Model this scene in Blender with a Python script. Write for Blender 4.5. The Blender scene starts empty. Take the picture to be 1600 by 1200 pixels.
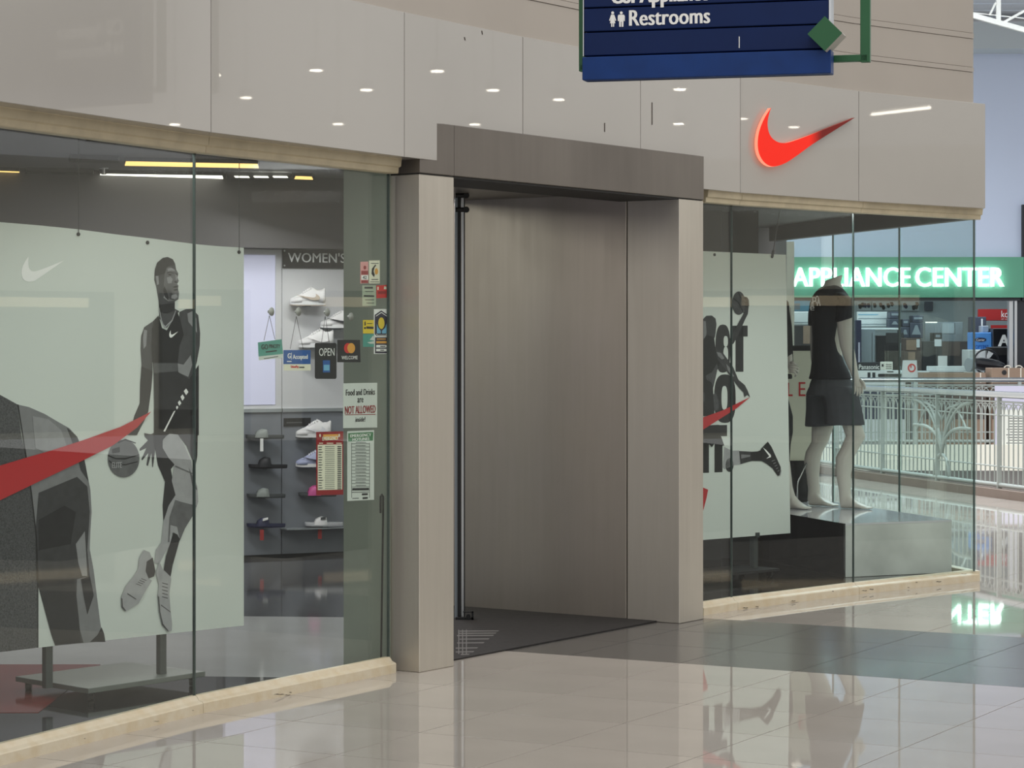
import bpy, bmesh, math, random
from mathutils import Vector, Matrix
random.seed(7)
C = bpy.context.scene.collection
S = bpy.context.scene
# ---------------------------------------------------------------- camera, world, lamps, exposure
F, CH, HY = 3850.0, 1.52, 533.0          # focal length in pixels of a 1600 px wide frame, eye height, horizon row
cam = bpy.data.cameras.new('camera'); cam_o = bpy.data.objects.new('camera', cam); C.objects.link(cam_o)
cam_o.location = (0, 0, CH); cam_o.rotation_euler = (math.pi/2, 0, 0)
cam.sensor_width = 36; cam.lens = F/1600*36; cam.shift_y = -(600-HY)/1600; cam.clip_end = 200
S.camera = cam_o
S.view_settings.view_transform = 'Standard'; S.view_settings.look = 'None'
S.view_settings.gamma = 1; S.view_settings.use_curve_mapping = False
S.view_settings.exposure = 0.0
w = bpy.data.worlds.new('world'); S.world = w; w.use_nodes = True
w.node_tree.nodes['Background'].inputs[0].default_value = (1.0, 0.985, 0.96, 1)
w.node_tree.nodes['Background'].inputs[1].default_value = 0.95
def area(name, loc, rot, sx, sy, power, col=(1, 1, 1)):
    l = bpy.data.lights.new(name, 'AREA'); l.shape = 'RECTANGLE'; l.size = sx; l.size_y = sy
    l.energy = power; l.color = col
    o = bpy.data.objects.new(name, l); o.location = loc; o.rotation_euler = rot; C.objects.link(o)
    return o
area('skylight_lamp', (4.5, 8.5, 8.5), (0, 0, 0), 9, 9, 230, (1.0, 0.96, 0.90))
area('atrium_lamp', (4.5, 27, 7.5), (0, 0, 0), 5, 9, 2400, (0.88, 0.95, 1.0))
area('entrance_fill', (-2.4, 13.0, 2.6), (0, 0, 0), 2.2, 2.4, 60, (1.0, 0.95, 0.88))  # added fill light, no fixture: brightens the steel wall of the entrance
area('window_lamp', (-1.62, 9.75, 2.55), (math.radians(-38), 0, math.radians(60)), 1.6, .2, 16, (0.97, 1.0, 0.97))  # unseen fill added inside each window to brighten the posters
area('window_lamp', (1.72, 14.75, 2.34), (math.radians(-38), 0, math.radians(45)), 1.2, .2, 12, (0.97, 1.0, 1.0))
area('store_lamp', (-1.6, 15.6, 2.6), (0, 0, 0), 1.6, .5, 26, (0.95, 0.96, 1.0))
area('shoe_wall_lamp', (-1.25, 16.7, 2.5), (math.radians(-28), 0, 0), 1.0, .15, 15, (1, 0.98, 0.97))
area('shop_lamp', (5.0, 37.6, 2.7), (0, 0, 0), 6, 1.6, 90, (0.85, 0.94, 1.0))
# ---------------------------------------------------------------- colours and materials
def lin(c):
    return tuple(((x/255)/12.92 if x/255 <= .04045 else ((x/255+.055)/1.055)**2.4) for x in c)
M = {}
def mat(name, col, rough=.5, metal=0, var=0, scale=6, bump=0, bscale=40, emit=0, ecol=None, coat=0, spec=.5, stretch=None, col2=None):
    """procedural principled material; var mixes in noise, bump adds fine relief"""
    m = bpy.data.materials.new(name); m.use_nodes = True; nt = m.node_tree; b = nt.nodes['Principled BSDF']
    c = (*lin(col), 1)
    b.inputs['Base Color'].default_value = c; b.inputs['Roughness'].default_value = rough
    b.inputs['Metallic'].default_value = metal; b.inputs['Specular IOR Level'].default_value = spec
    b.inputs['Coat Weight'].default_value = coat; b.inputs['Coat Roughness'].default_value = .015
    if emit:
        b.inputs['Emission Color'].default_value = (*lin(ecol or col), 1); b.inputs['Emission Strength'].default_value = emit
    if var or bump:
        tc = nt.nodes.new('ShaderNodeTexCoord'); mp = nt.nodes.new('ShaderNodeMapping')
        nt.links.new(tc.outputs['Object'], mp.inputs[0])
        if stretch: mp.inputs['Scale'].default_value = stretch
    if var:
        n = nt.nodes.new('ShaderNodeTexNoise'); n.inputs['Scale'].default_value = scale; n.inputs['Detail'].default_value = 5
        nt.links.new(mp.outputs[0], n.inputs['Vector'])
        mx = nt.nodes.new('ShaderNodeMix'); mx.data_type = 'RGBA'
        c2 = (*lin(col2), 1) if col2 else tuple(max(0, x*(1-var)) for x in c[:3])+(1,)
        mx.inputs[6].default_value = c; mx.inputs[7].default_value = c2
        rp = nt.nodes.new('ShaderNodeMapRange'); rp.inputs[1].default_value = .38; rp.inputs[2].default_value = .68
        nt.links.new(n.outputs[0], rp.inputs[0]); nt.links.new(rp.outputs[0], mx.inputs[0]); nt.links.new(mx.outputs[2], b.inputs['Base Color'])
    if bump:
        n2 = nt.nodes.new('ShaderNodeTexNoise'); n2.inputs['Scale'].default_value = bscale; n2.inputs['Detail'].default_value = 3
        nt.links.new(mp.outputs[0], n2.inputs['Vector'])
        bp = nt.nodes.new('ShaderNodeBump'); bp.inputs['Strength'].default_value = bump; bp.inputs['Distance'].default_value = .01
        nt.links.new(n2.outputs[0], bp.inputs['Height']); nt.links.new(bp.outputs[0], b.inputs['Normal'])
    M[name] = m
    return m
def glass(name, tint, ior=1.42):
    m = bpy.data.materials.new(name); m.use_nodes = True; nt = m.node_tree; nt.nodes.clear()
    o = nt.nodes.new('ShaderNodeOutputMaterial'); t = nt.nodes.new('ShaderNodeBsdfTransparent'); g = nt.nodes.new('ShaderNodeBsdfGlossy')
    f = nt.nodes.new('ShaderNodeFresnel'); mx = nt.nodes.new('ShaderNodeMixShader')
    t.inputs[0].default_value = (*tint, 1); g.inputs['Roughness'].default_value = .0; f.inputs[0].default_value = ior
    ge = nt.nodes.new('ShaderNodeNewGeometry'); mr = nt.nodes.new('ShaderNodeMapRange')      # leaving the pane: inverse index, so no total reflection
    mr.inputs[3].default_value = ior; mr.inputs[4].default_value = 1/ior
    nt.links.new(ge.outputs['Backfacing'], mr.inputs[0]); nt.links.new(mr.outputs[0], f.inputs[0])
    nt.links.new(f.outputs[0], mx.inputs[0]); nt.links.new(t.outputs[0], mx.inputs[1]); nt.links.new(g.outputs[0], mx.inputs[2])
    nt.links.new(mx.outputs[0], o.inputs[0]); M[name] = m
    return m
def steel(name, col, r0, r1, metal=.72):
    m = mat(name, col, .35, metal); nt = m.node_tree; b = nt.nodes['Principled BSDF']
    tc = nt.nodes.new('ShaderNodeTexCoord')
    def noise(sc, scale, det=4):
        mp = nt.nodes.new('ShaderNodeMapping'); mp.inputs['Scale'].default_value = sc; nt.links.new(tc.outputs['Object'], mp.inputs[0])
        n = nt.nodes.new('ShaderNodeTexNoise'); n.inputs['Scale'].default_value = scale; n.inputs['Detail'].default_value = det
        nt.links.new(mp.outputs[0], n.inputs['Vector']); return n.outputs[0]
    streak = noise((9, 9, .5), 3, 2); blot = noise((1, 1, .7), 1.6, 3); fine = noise((120, 120, 2), 3)
    a = nt.nodes.new('ShaderNodeMath'); a.operation = 'ADD'; sk = nt.nodes.new('ShaderNodeMath'); sk.operation = 'MULTIPLY_ADD'; sk.inputs[1].default_value = .35; sk.inputs[2].default_value = .325
    nt.links.new(streak, sk.inputs[0]); nt.links.new(sk.outputs[0], a.inputs[0]); nt.links.new(blot, a.inputs[1])
    mr = nt.nodes.new('ShaderNodeMapRange'); mr.inputs[1].default_value = .75; mr.inputs[2].default_value = 1.25
    mr.inputs[3].default_value = r0; mr.inputs[4].default_value = r1; nt.links.new(a.outputs[0], mr.inputs[0]); nt.links.new(mr.outputs[0], b.inputs['Roughness'])
    mx = nt.nodes.new('ShaderNodeMix'); mx.data_type = 'RGBA'; c = lin(col)
    mx.inputs[6].default_value = (*c, 1); mx.inputs[7].default_value = (c[0]*.86, c[1]*.855, c[2]*.85, 1)
    mr2 = nt.nodes.new('ShaderNodeMapRange'); mr2.inputs[1].default_value = .8; mr2.inputs[2].default_value = 1.3; nt.links.new(a.outputs[0], mr2.inputs[0])
    nt.links.new(mr2.outputs[0], mx.inputs[0]); nt.links.new(mx.outputs[2], b.inputs['Base Color'])
    bp = nt.nodes.new('ShaderNodeBump'); bp.inputs['Strength'].default_value = .05; bp.inputs['Distance'].default_value = .002
    nt.links.new(fine, bp.inputs['Height']); nt.links.new(bp.outputs[0], b.inputs['Normal'])
    return m
# ---------------------------------------------------------------- geometry helpers
def fp(px, py, z=0.0):
    Y = (CH-z)*F/(py-HY); return Vector(((px-800)/F*Y, Y, z))
def pd(px, py, Y):
    return Vector(((px-800)/F*Y, Y, CH-(py-HY)/F*Y))
class Plane:
    """an upright plane through P running along d; k metres along it, z up, off = metres towards the viewer"""
    def __init__(s, P, d):
        s.P = Vector((P[0], P[1])); s.d = Vector((d[0], d[1])).normalized(); s.n = Vector((s.d.y, -s.d.x))
        if s.n.dot(-s.P) < 0: s.n = -s.n
    def uv(s, px, py):
        r = (px-800)/F; P, d = s.P, s.d
        Y = (P.x*d.y-P.y*d.x)/(r*d.y-d.x); X = r*Y
        return ((Vector((X, Y))-P).dot(d), CH-(py-HY)/F*Y)
    def pt(s, k, z, off=0):
        q = s.P+s.d*k+s.n*off; return Vector((q.x, q.y, z))
    def px(s, px, py, off=0):
        k, z = s.uv(px, py); return s.pt(k, z, off)
    def rect(s, x0, x1, y0, y1):
        xm = (x0+x1)/2; k0 = s.uv(x0, y0)[0]; k1 = s.uv(x1, y0)[0]
        return k0, k1, s.uv(xm, y1)[1], s.uv(xm, y0)[1]
class MB:
    def __init__(s): s.v = []; s.f = []
    def add(s, vs, fs):
        n = len(s.v); s.v += [Vector(q) for q in vs]; s.f += [tuple(i+n for i in f) for f in fs]; return s
    def hexa(s, a, b):      # a, b: two loops of four points
        return s.add(list(a)+list(b), [(3, 2, 1, 0), (4, 5, 6, 7), (0, 1, 5, 4), (1, 2, 6, 5), (2, 3, 7, 6), (3, 0, 4, 7)])
    def box(s, x0, x1, y0, y1, z0, z1):
        return s.hexa([(x0, y0, z0), (x1, y0, z0), (x1, y1, z0), (x0, y1, z0)], [(x0, y0, z1), (x1, y0, z1), (x1, y1, z1), (x0, y1, z1)])
    def pbox(s, pl, k0, k1, z0, z1, o0, o1):
        return s.hexa([pl.pt(k0, z0, o0), pl.pt(k1, z0, o0), pl.pt(k1, z0, o1), pl.pt(k0, z0, o1)], [pl.pt(k0, z1, o0), pl.pt(k1, z1, o0), pl.pt(k1, z1, o1), pl.pt(k0, z1, o1)])
    def prism(s, pts, vec):
        pts = [Vector(p) for p in pts]; vec = Vector(vec); n = len(pts)
        return s.add(pts+[p+vec for p in pts], [tuple(range(n)), tuple(range(2*n-1, n-1, -1))]+[(i, i+n, (i+1) % n+n, (i+1) % n) for i in range(n)])
    def loft(s, rings, caps=True):
        n = len(rings[0]); vs = [p for r in rings for p in r]; fs = []
        for i in range(len(rings)-1):
            for j in range(n):
                fs.append((i*n+j, i*n+(j+1) % n, (i+1)*n+(j+1) % n, (i+1)*n+j))
        if caps: fs += [tuple(range(n-1, -1, -1)), tuple(range((len(rings)-1)*n, len(rings)*n))]
        return s.add(vs, fs)
    def tube(s, path, r, n=8, caps=True, flat=1.0):
        path = [Vector(p) for p in path]; rs = r if isinstance(r, (list, tuple)) else [r]*len(path); rings = []; a = None
        for i, p in enumerate(path):
            t = (path[min(i+1, len(path)-1)]-path[max(i-1, 0)]).normalized()
            if a is None: a = t.cross(Vector((0, 0, 1)) if abs(t.z) < .9 else Vector((0, 1, 0)))
            a = (a-t*a.dot(t)).normalized(); b = t.cross(a)      # carried along, so bends do not twist the tube
            rings.append([p+a*math.cos(2*math.pi*j/n)*rs[i]+b*math.sin(2*math.pi*j/n)*rs[i]*flat for j in range(n)])
        return s.loft(rings, caps)
    def sweep(s, line, prof):
        """profile (out, z) swept along a plan polyline; line items are (point, outward normal)"""
        return s.loft([[(p.x+n.x*o, p.y+n.y*o, z) for o, z in prof] for p, n in line])
    def disc(s, c, axis, r, depth, n=20):
        c = Vector(c); ax = Vector(axis).normalized(); a = ax.cross(Vector((0, 0, 1)) if abs(ax.z) < .9 else Vector((1, 0, 0))).normalized(); b = ax.cross(a)
        return s.prism([c+a*math.cos(2*math.pi*j/n)*r+b*math.sin(2*math.pi*j/n)*r for j in range(n)], ax*depth)
    def ball(s, c, rx, ry, rz, n=12, m=8):
        c = Vector(c)
        return s.loft([[c+Vector((rx*math.sin(math.pi*i/m)*math.cos(2*math.pi*j/n), ry*math.sin(math.pi*i/m)*math.sin(2*math.pi*j/n), -rz*math.cos(math.pi*i/m))) for j in range(n)] for i in range(m+1) if 0 < i < m])
    def build(s, name, m, parent=None, smooth=False, bevel=0, remesh=0, seg=1, origin=None):
        me = bpy.data.meshes.new(name)
        off = Vector((0, 0, 0))
        if parent is not None: off = WL(parent)
        elif origin is not None: off = Vector(origin)
        elif s.v:
            xs = [v.x for v in s.v]; ys = [v.y for v in s.v]; off = Vector(((min(xs)+max(xs))/2, (min(ys)+max(ys))/2, min(v.z for v in s.v)))
        me.from_pydata([tuple(v-off) for v in s.v], [], s.f); me.update()
        bm = bmesh.new(); bm.from_mesh(me); bmesh.ops.recalc_face_normals(bm, faces=bm.faces)
        if bevel: bmesh.ops.bevel(bm, geom=list(bm.edges), offset=bevel, segments=seg, affect='EDGES', clamp_overlap=True)
        bm.to_mesh(me); bm.free()
        o = bpy.data.objects.new(name, me); C.objects.link(o)
        if remesh:
            md = o.modifiers.new('r', 'REMESH'); md.mode = 'VOXEL'; md.voxel_size = remesh
            sm = o.modifiers.new('s', 'SMOOTH'); sm.iterations = 4
            dg = bpy.context.evaluated_depsgraph_get(); me2 = bpy.data.meshes.new_from_object(o.evaluated_get(dg)); o.modifiers.clear(); o.data = me2; me2.name = name; me = me2; smooth = True
        if smooth: me.polygons.foreach_set('use_smooth', [True]*len(me.polygons))
        me.materials.clear(); me.materials.append(M[m] if isinstance(m, str) else m)
        if parent is not None: o.parent = parent
        else: o.location = off
        return o
def WL(o):
    v = Vector((0, 0, 0))
    while o is not None: v += o.location; o = o.parent
    return v
def tag(o, label=None, cat=None, group=None, kind=None):
    if label: o['label'] = label
    if cat: o['category'] = cat
    if group: o['group'] = group
    if kind: o['kind'] = kind
    return o
def empty(name, loc, label=None, cat=None, group=None, kind=None):
    o = bpy.data.objects.new(name, None); o.empty_display_size = .05; o.location = loc; C.objects.link(o)
    return tag(o, label, cat, group, kind)
_tc = {}
def text_mesh(s, bold):
    if (s, bold) in _tc: return _tc[(s, bold)]
    cu = bpy.data.curves.new('t', 'FONT'); cu.body = s; cu.resolution_u = 3; cu.space_character = 1+bold*1.5; cu.align_x = 'LEFT'
    o = bpy.data.objects.new('t', cu); C.objects.link(o)
    dg = bpy.context.evaluated_depsgraph_get(); me = bpy.data.meshes.new_from_object(o.evaluated_get(dg))
    vs = [v.co.copy() for v in me.vertices]; fs = [tuple(p.vertices) for p in me.polygons]
    bpy.data.objects.remove(o); bpy.data.meshes.remove(me)
    x0 = min(v.x for v in vs); x1 = max(v.x for v in vs); y0 = min(v.y for v in vs); y1 = max(v.y for v in vs)
    _tc[(s, bold)] = ([((v.x-x0)/(x1-x0), (v.y-y0)/(y1-y0)) for v in vs], fs)
    return _tc[(s, bold)]
def text(mb, pl, s, k0, k1, z0, z1, off, bold=.01, depth=.0):
    """lettering laid on the plane pl, filling the given rectangle"""
    uv, fs = text_mesh(s, bold)
    vs = [pl.pt(k0+(k1-k0)*u, z0+(z1-z0)*v, off) for u, v in uv]
    mb.add(vs, fs)
    if bold > 0:            # heavier strokes: the same letters again, a hair to each side
        w_ = (z1-z0)*bold*2.2
        for i_, sg_ in enumerate((-1, 1)): mb.add([pl.pt(k0+(k1-k0)*u+sg_*w_, z0+(z1-z0)*v, off+.00012*(i_+1)) for u, v in uv], fs)
    if depth:
        e = {}
        for f in fs:
            for i in range(len(f)):
                a, b = f[i], f[(i+1) % len(f)]; e[(a, b)] = 1
        n0 = len(vs); back = [pl.pt(k0+(k1-k0)*u, z0+(z1-z0)*v, off-depth) for u, v in uv]
        mb.add(vs+back, [(a, b, b+n0, a+n0) for (a, b) in e if (b, a) not in e])
    return mb
def tpx(mb, pl, s, x0, x1, y0, y1, off, bold=.01, depth=0):
    return text(mb, pl, s, *pl.rect(x0, x1, y0, y1), off, bold, depth)
def ppoly(mb, pl, pts, off, depth=0.0006):
    q = [pl.px(x, y, off) for x, y in pts]; n = Vector((pl.n.x, pl.n.y, 0))
    return mb.prism(q, -n*depth)
def bez(p0, p1, p2, p3, n=10):
    return [tuple((1-t)**3*a+3*(1-t)**2*t*b+3*(1-t)*t*t*c+t**3*d for a, b, c, d in zip(p0, p1, p2, p3)) for t in [i/n for i in range(n)]]
def swoosh(x0, y0, x1, y1):
    """tick mark outline inside the box (y down)"""
    W, Hh = x1-x0, y1-y0
    P = bez((.16, 0), (.02, .28), (-.04, .55), (.0, .78), 8)+bez((.0, .78), (.04, 1.0), (.16, 1.06), (.32, .95), 8)+[(.32, .95), (.66, .55), (1.0, .15)]+bez((1.0, .15), (.75, .33), (.5, .5), (.34, .58), 8)+bez((.34, .58), (.2, .64), (.12, .5), (.16, 0), 8)
    return [(x0+W*a, y0+Hh*b) for a, b in P]
def shift(o, d):
    o.location = Vector(o.location)+Vector(d)
def copy_tree(o, parent=None):
    c = o.copy(); C.objects.link(c); c.parent = parent
    for ch in list(o.children): copy_tree(ch, c)
    return c
# ---------------------------------------------------------------- materials
mat('tile_light', (181, 174, 166), .025, var=.08, scale=1.6, spec=.45, bump=.004, bscale=3)
mat('tile_dark', (92, 90, 88), .20, var=.12, scale=2.0, spec=.45)
mat('grout', (66, 60, 55), .8)
mat('fascia', (176, 172, 166), .22, var=.05, scale=1.2, coat=.45)
mat('upper_wall', (178, 170, 161), .6, var=.06, scale=1.4)
mat('cream', (204, 191, 162), .45, var=.16, scale=9, bump=.08, bscale=60)
mat('cream_worn', (214, 203, 180), .45, var=.35, scale=14, bump=.1, bscale=60, col2=(206, 190, 160))
mat('scuff', (60, 50, 42), .8)
steel('steel', (204, 198, 187), .40, .58); steel('steel_wall', (186, 178, 167), .38, .56, .85)
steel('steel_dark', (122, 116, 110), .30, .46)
mat('seam', (28, 26, 25), .6)
mat('steel_edge', (225, 215, 200), .25, 1)
glass('glass', (.955, .98, .965)); glass('glass_side', (.90, .97, .965)); glass('glass_dark', (.25, .28, .28))
mat('glass_edge', (66, 80, 77), .2)
mat('rubber', (16, 17, 20), .5)
mat('mat_fabric', (44, 41, 40), .9, var=.3, scale=30, bump=.3, bscale=120)
mat('mat_print', (104, 102, 100), .7)
mat('black_floor', (24, 26, 30), .05, spec=.7, var=.2, scale=2)
mat('grey_floor', (176, 178, 180), .08, var=.12, scale=1.5)
mat('slate_floor', (62, 64, 70), .06, var=.12, scale=1.5)
mat('reflection_red', (120, 42, 40), .1)
mat('dark_wall', (78, 76, 77), .6, var=.1, scale=2)
mat('black_wall', (38, 39, 41), .5)
mat('mid_wall', (128, 128, 134), .6)
mat('store_ceiling', (104, 104, 106), .7)
mat('grey_ceiling', (92, 92, 96), .6)
mat('shoe_wall_grey', (138, 142, 150), .5, var=.22, scale=2.5)
mat('shoe_wall_white', (218, 218, 220), .5)
mat('backlit', (205, 205, 228), .4, emit=.30, ecol=(214, 214, 240))
mat('return_wall', (142, 150, 138), .5, var=.06)
mat('sign_black', (30, 30, 33), .35)
mat('white_print', (250, 250, 248), .5)
mat('white_glow', (255, 255, 255), .5, emit=4.0, ecol=(240, 255, 250))
mat('red_glow', (245, 60, 36), .35, emit=1.0, ecol=(255, 36, 12), spec=.2)
mat('red_dim', (190, 62, 48), .35, emit=.18, ecol=(255, 52, 26))
mat('pink_glow', (230, 150, 130), .4, emit=.8, ecol=(255, 150, 120))
mat('lamp_warm', (255, 220, 150), .5, emit=1.6, ecol=(255, 205, 120))
mat('lamp_white', (255, 255, 250), .5, emit=2.6, ecol=(255, 250, 235))
mat('bulb', (255, 255, 250), .5, emit=34, ecol=(255, 246, 228))
mat('lamp_off', (60, 60, 62), .4)
mat('poster_white', (218, 224, 218), .45)
for g in (22, 34, 46, 60, 74, 90, 108, 130, 150, 170, 190): mat('ink_%d' % g, (g, g, g+2), .5, var=.25 if g < 120 else .12, scale=26)
mat('ink_heather', (86, 86, 88), .7, var=.6, scale=160)
mat('ink_red', (190, 40, 44), .5)
mat('blue_panel', (6, 34, 84), .55, spec=.25, var=.1)
mat('blue_base', (12, 56, 122), .5, spec=.3, var=.18, scale=8)
mat('green_frame', (26, 92, 52), .4)
mat('diamond_side', (186, 182, 172), .5)
mat('stand_grey', (112, 118, 114), .4, .2, var=.12)
mat('stand_post', (72, 78, 78), .35, .3)
mat('caster', (26, 28, 30), .5)
mat('mannequin_skin', (205, 200, 190), .45)
mat('shirt_black', (17, 20, 32), .8, var=.25, scale=8)
mat('shorts_grey', (74, 76, 82), .85, var=.15, scale=10)
mat('cloth_black', (36, 36, 38), .85, var=.2, scale=10)
mat('plinth_front', (206, 210, 206), .35, var=.22, scale=4)
mat('plinth_top', (206, 206, 210), .06, spec=.8)
mat('plinth_black', (24, 26, 30), .12)
mat('chrome', (190, 190, 190), .2, 1)
mat('rail_white', (168, 174, 170), .4)
mat('rail_steel', (196, 200, 202), .22, 1)
mat('curb_brown', (128, 112, 102), .5, var=.1)
mat('slab_cream', (232, 228, 214), .6)
mat('far_wall', (204, 216, 240), .6)
mat('far_band', (190, 200, 206), .6)
mat('roof_sheet', (196, 202, 212), .5)
mat('truss', (236, 238, 234), .4)
mat('sky_panel', (240, 250, 255), .5, emit=1.3)
mat('shop_green', (88, 148, 124), .4, emit=.06, ecol=(90, 200, 160))
mat('shop_dark', (34, 38, 46), .5)
mat('alu', (196, 200, 204), .3, .8)
mat('carton', (158, 134, 116), .7, var=.1)
mat('carton_dark', (92, 80, 76), .7, var=.1)
mat('appl_white', (226, 230, 232), .35)
mat('appl_grey', (150, 160, 168), .35)
mat('appl_black', (26, 28, 34), .3)
mat('appl_blue', (84, 150, 224), .45)
mat('navy', (36, 42, 72), .45)
mat('sign_red', (176, 40, 40), .45)
mat('box_slate', (70, 76, 92), .5)
mat('lavender', (206, 202, 222), .5)
mat('paper', (232, 232, 222), .6)
mat('strap_white', (232, 226, 214), .6)
mat('sign_teal', (84, 160, 146), .4); mat('sign_blue', (34, 92, 166), .4); mat('sign_green', (52, 124, 76), .5)
mat('sign_yellow', (236, 208, 56), .5); mat('sticker_red', (214, 46, 46), .5); mat('sticker_pink', (226, 160, 158), .5)
mat('sticker_green', (176, 188, 166), .5); mat('cream_paper', (238, 236, 214), .6); mat('dark_red', (150, 26, 32), .5)
mat('sky_blue', (120, 186, 220), .5); mat('orange', (232, 168, 70), .5); mat('ink_navy', (26, 26, 58), .5)
mat('grey_text', (110, 116, 112), .6)
mat('shoe_white', (238, 236, 236), .5); mat('shoe_sole', (240, 240, 240), .5); mat('shoe_black', (34, 35, 40), .6)
mat('shoe_lilac', (176, 182, 214), .55); mat('shoe_grey', (140, 146, 142), .6); mat('shoe_dgrey', (74, 78, 80), .6)
mat('shoe_navy', (44, 48, 78), .6); mat('shoe_pink', (206, 84, 150), .5); mat('shoe_silver', (206, 206, 210), .4); mat('sole_navy', (40, 44, 66), .6)
mat('shoe_tan', (190, 176, 160), .6)
mat('shelf_clear', (150, 156, 158), .2)
mat('tag_red', (176, 60, 56), .6)
mat('wire', (60, 60, 62), .5)
mat('cup', (176, 176, 172), .15, .1)
mat('env_cream', (226, 220, 206), .6); mat('env_dark', (128, 126, 122), .5); mat('env_warm', (255, 236, 205), .5, emit=.5, ecol=(255, 226, 180))

# ---------------------------------------------------------------- plan of the shop front
A0, A1, A2 = Vector((-2.45, 7.44)), Vector((-1.261, 10.064)), Vector((-.530, 11.30))
B0, B1, B2, B3 = Vector((1.061, 13.641)), Vector((1.2775, 13.933)), Vector((2.084, 14.789)), Vector((2.959, 15.605))
PO = Vector((-.424, 11.297)); PDIR = Vector((.5606, .8281)); PIN = Vector((-.8281, .5606))
def P3(s_, t, z):
    q = PO+PDIR*s_+PIN*t; return Vector((q.x, q.y, z))
def out(a, b):
    d = (b-a).normalized(); return Vector((d.y, -d.x))
def line(pts):
    """plan polyline with mitred outward normals"""
    r = []
    for i, p in enumerate(pts):
        ns = ([out(pts[i-1], p)] if i else [])+([out(p, pts[i+1])] if i < len(pts)-1 else [])
        n = sum(ns, Vector((0, 0))); n.normalize(); n /= max(.5, n.dot(ns[0])); r.append((p, n))
    return r
GZ0, GZ1 = .065, 2.29          # glass bottom and top
# ---- floor of the mall: slab plus tiles set in a 0.59 m grid turned to follow the entrance
E1 = Vector((.8730, -.4877)); E2 = Vector((.4877, .8730)); T = .59
fl = empty('floor', (2.5, 15, 0), 'mall floor of glossy pale tiles crossed by a dark band', kind='structure')
mb = MB(); mb.box(-9, 24.2, -3, 22.2, -.15, -.004); s_ = mb.build('slab', 'grout', fl)
mb = MB(); mb.box(2.0, 14, 22.2, 29, -.15, -.004); mb.build('slab', 'grout', fl)
def tile_mesh(m):
    h = T/2-.0022; mb = MB()
    c = [E1*a*h+E2*b*h for a, b in ((-1, -1), (1, -1), (1, 1), (-1, 1))]; h2 = h-.0002
    c2 = [E1*a*h2+E2*b*h2 for a, b in ((-1, -1), (1, -1), (1, 1), (-1, 1))]
    lo = [(q.x, q.y, -.012) for q in c]; mid = [(q.x, q.y, -.0002) for q in c]; hi = [(q.x, q.y, 0) for q in c2]
    mb.loft([lo, mid, hi]); me_o = mb.build('tile', m, origin=(0, 0, 0)); me = me_o.data; bpy.data.objects.remove(me_o); return me
tl, td = tile_mesh('tile_light'), tile_mesh('tile_dark')
FRONT = [Vector((-5.1, 1.6)), A0, A1, A2, PO, Vector((1.048, 13.47)), B1, B2, B3, Vector((2.04, 19.1)), Vector((2.04, 30))]
def mall_side(q, m):
    best = 1e9; sd = 1
    for a, b in zip(FRONT[:-1], FRONT[1:]):
        d = b-a; t = max(0, min(1, (q-a).dot(d)/d.dot(d))); e = q-(a+d*t)
        if e.length < best: best = e.length; sd = 1 if d.x*(q-a).y-d.y*(q-a).x < 0 else -1
    return best*sd > -m
RAIL = [Vector((5.6, 21.3)), Vector((4.88, 23.5)), Vector((4.61, 24.5)), Vector((3.82, 27.5)), Vector((3.5, 29.0))]
def before_rail(q):
    for a, b in zip(RAIL[:-1], RAIL[1:]):
        if a.y <= q.y <= b.y: return q.x < a.x+(b.x-a.x)*(q.y-a.y)/(b.y-a.y)+.1
    return q.y < RAIL[0].y
cells = []
for i in range(-30, 40):
    for j in range(-14, 40):
        q = E1*(-4.391+T*(i+.5))+E2*(8.18+T*(j+.5))
        if q.y < 5.5 or q.y > 27.8 or not mall_side(q, .42) or not before_rail(q) or abs(q.x) > 9: continue
        px, py = 800+q.x/q.y*F, HY+CH*F/q.y
        d = max(0, -60-px, px-1660)+max(0, py-1290)
        if d < 700: cells.append((d, i, j, q))
cells.sort(key=lambda c: (c[0], c[3].y))
for d, i, j, q in cells[:296]:
    o = bpy.data.objects.new('tile', td if 4 <= j <= 6 and q.x > -.3 else tl); o.parent = fl
    o.location = Vector((q.x, q.y, 0))-fl.location; C.objects.link(o)
if cells[296:]:
    mb = MB()
    for d, i, j, q in cells[296:]:
        h = T/2-.0014; c = [q+E1*a*h+E2*b*h for a, b in ((-1, -1), (1, -1), (1, 1), (-1, 1))]
        mb.hexa([(p.x, p.y, -.012) for p in c], [(p.x, p.y, 0) for p in c])
    tag(mb.build('outer_tiles', 'tile_light', fl), kind='stuff')
# ---- fascia: seven glossy panels with open joints
FX = [(-60, 8.39), (330, 9.86), (632, 11.17), (817, 12.07), (1001, 12.98), (1157, 13.86), (1342, 14.70), (1540, 15.50)]
FP = [Vector(((p-800)/F*Y, Y)) for p, Y in FX]
FP = [FP[0]+(FP[0]-FP[1])*1.1]+FP
FN = line(FP)
fa = empty('wall_left', (-.4, 12, 2.35), 'curved upper shop front of glossy white fascia panels', kind='structure')
FZ0, FZ1 = 2.355, 3.012
for (p, n), (q, m) in zip(FN[:-1], FN[1:]):
    e = (q-p).normalized()*.0022
    mb = MB(); mb.hexa([(p.x+e.x, p.y+e.y, FZ0), (q.x-e.x, q.y-e.y, FZ0), (q.x-m.x*.11-e.x, q.y-m.y*.11-e.y, FZ0), (p.x-n.x*.11+e.x, p.y-n.y*.11+e.y, FZ0)],
                       [(p.x+e.x, p.y+e.y, FZ1), (q.x-e.x, q.y-e.y, FZ1), (q.x-m.x*.11-e.x, q.y-m.y*.11-e.y, FZ1), (p.x-n.x*.11+e.x, p.y-n.y*.11+e.y, FZ1)])
    mb.build('fascia_panel', 'fascia', fa, bevel=.0018)
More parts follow.
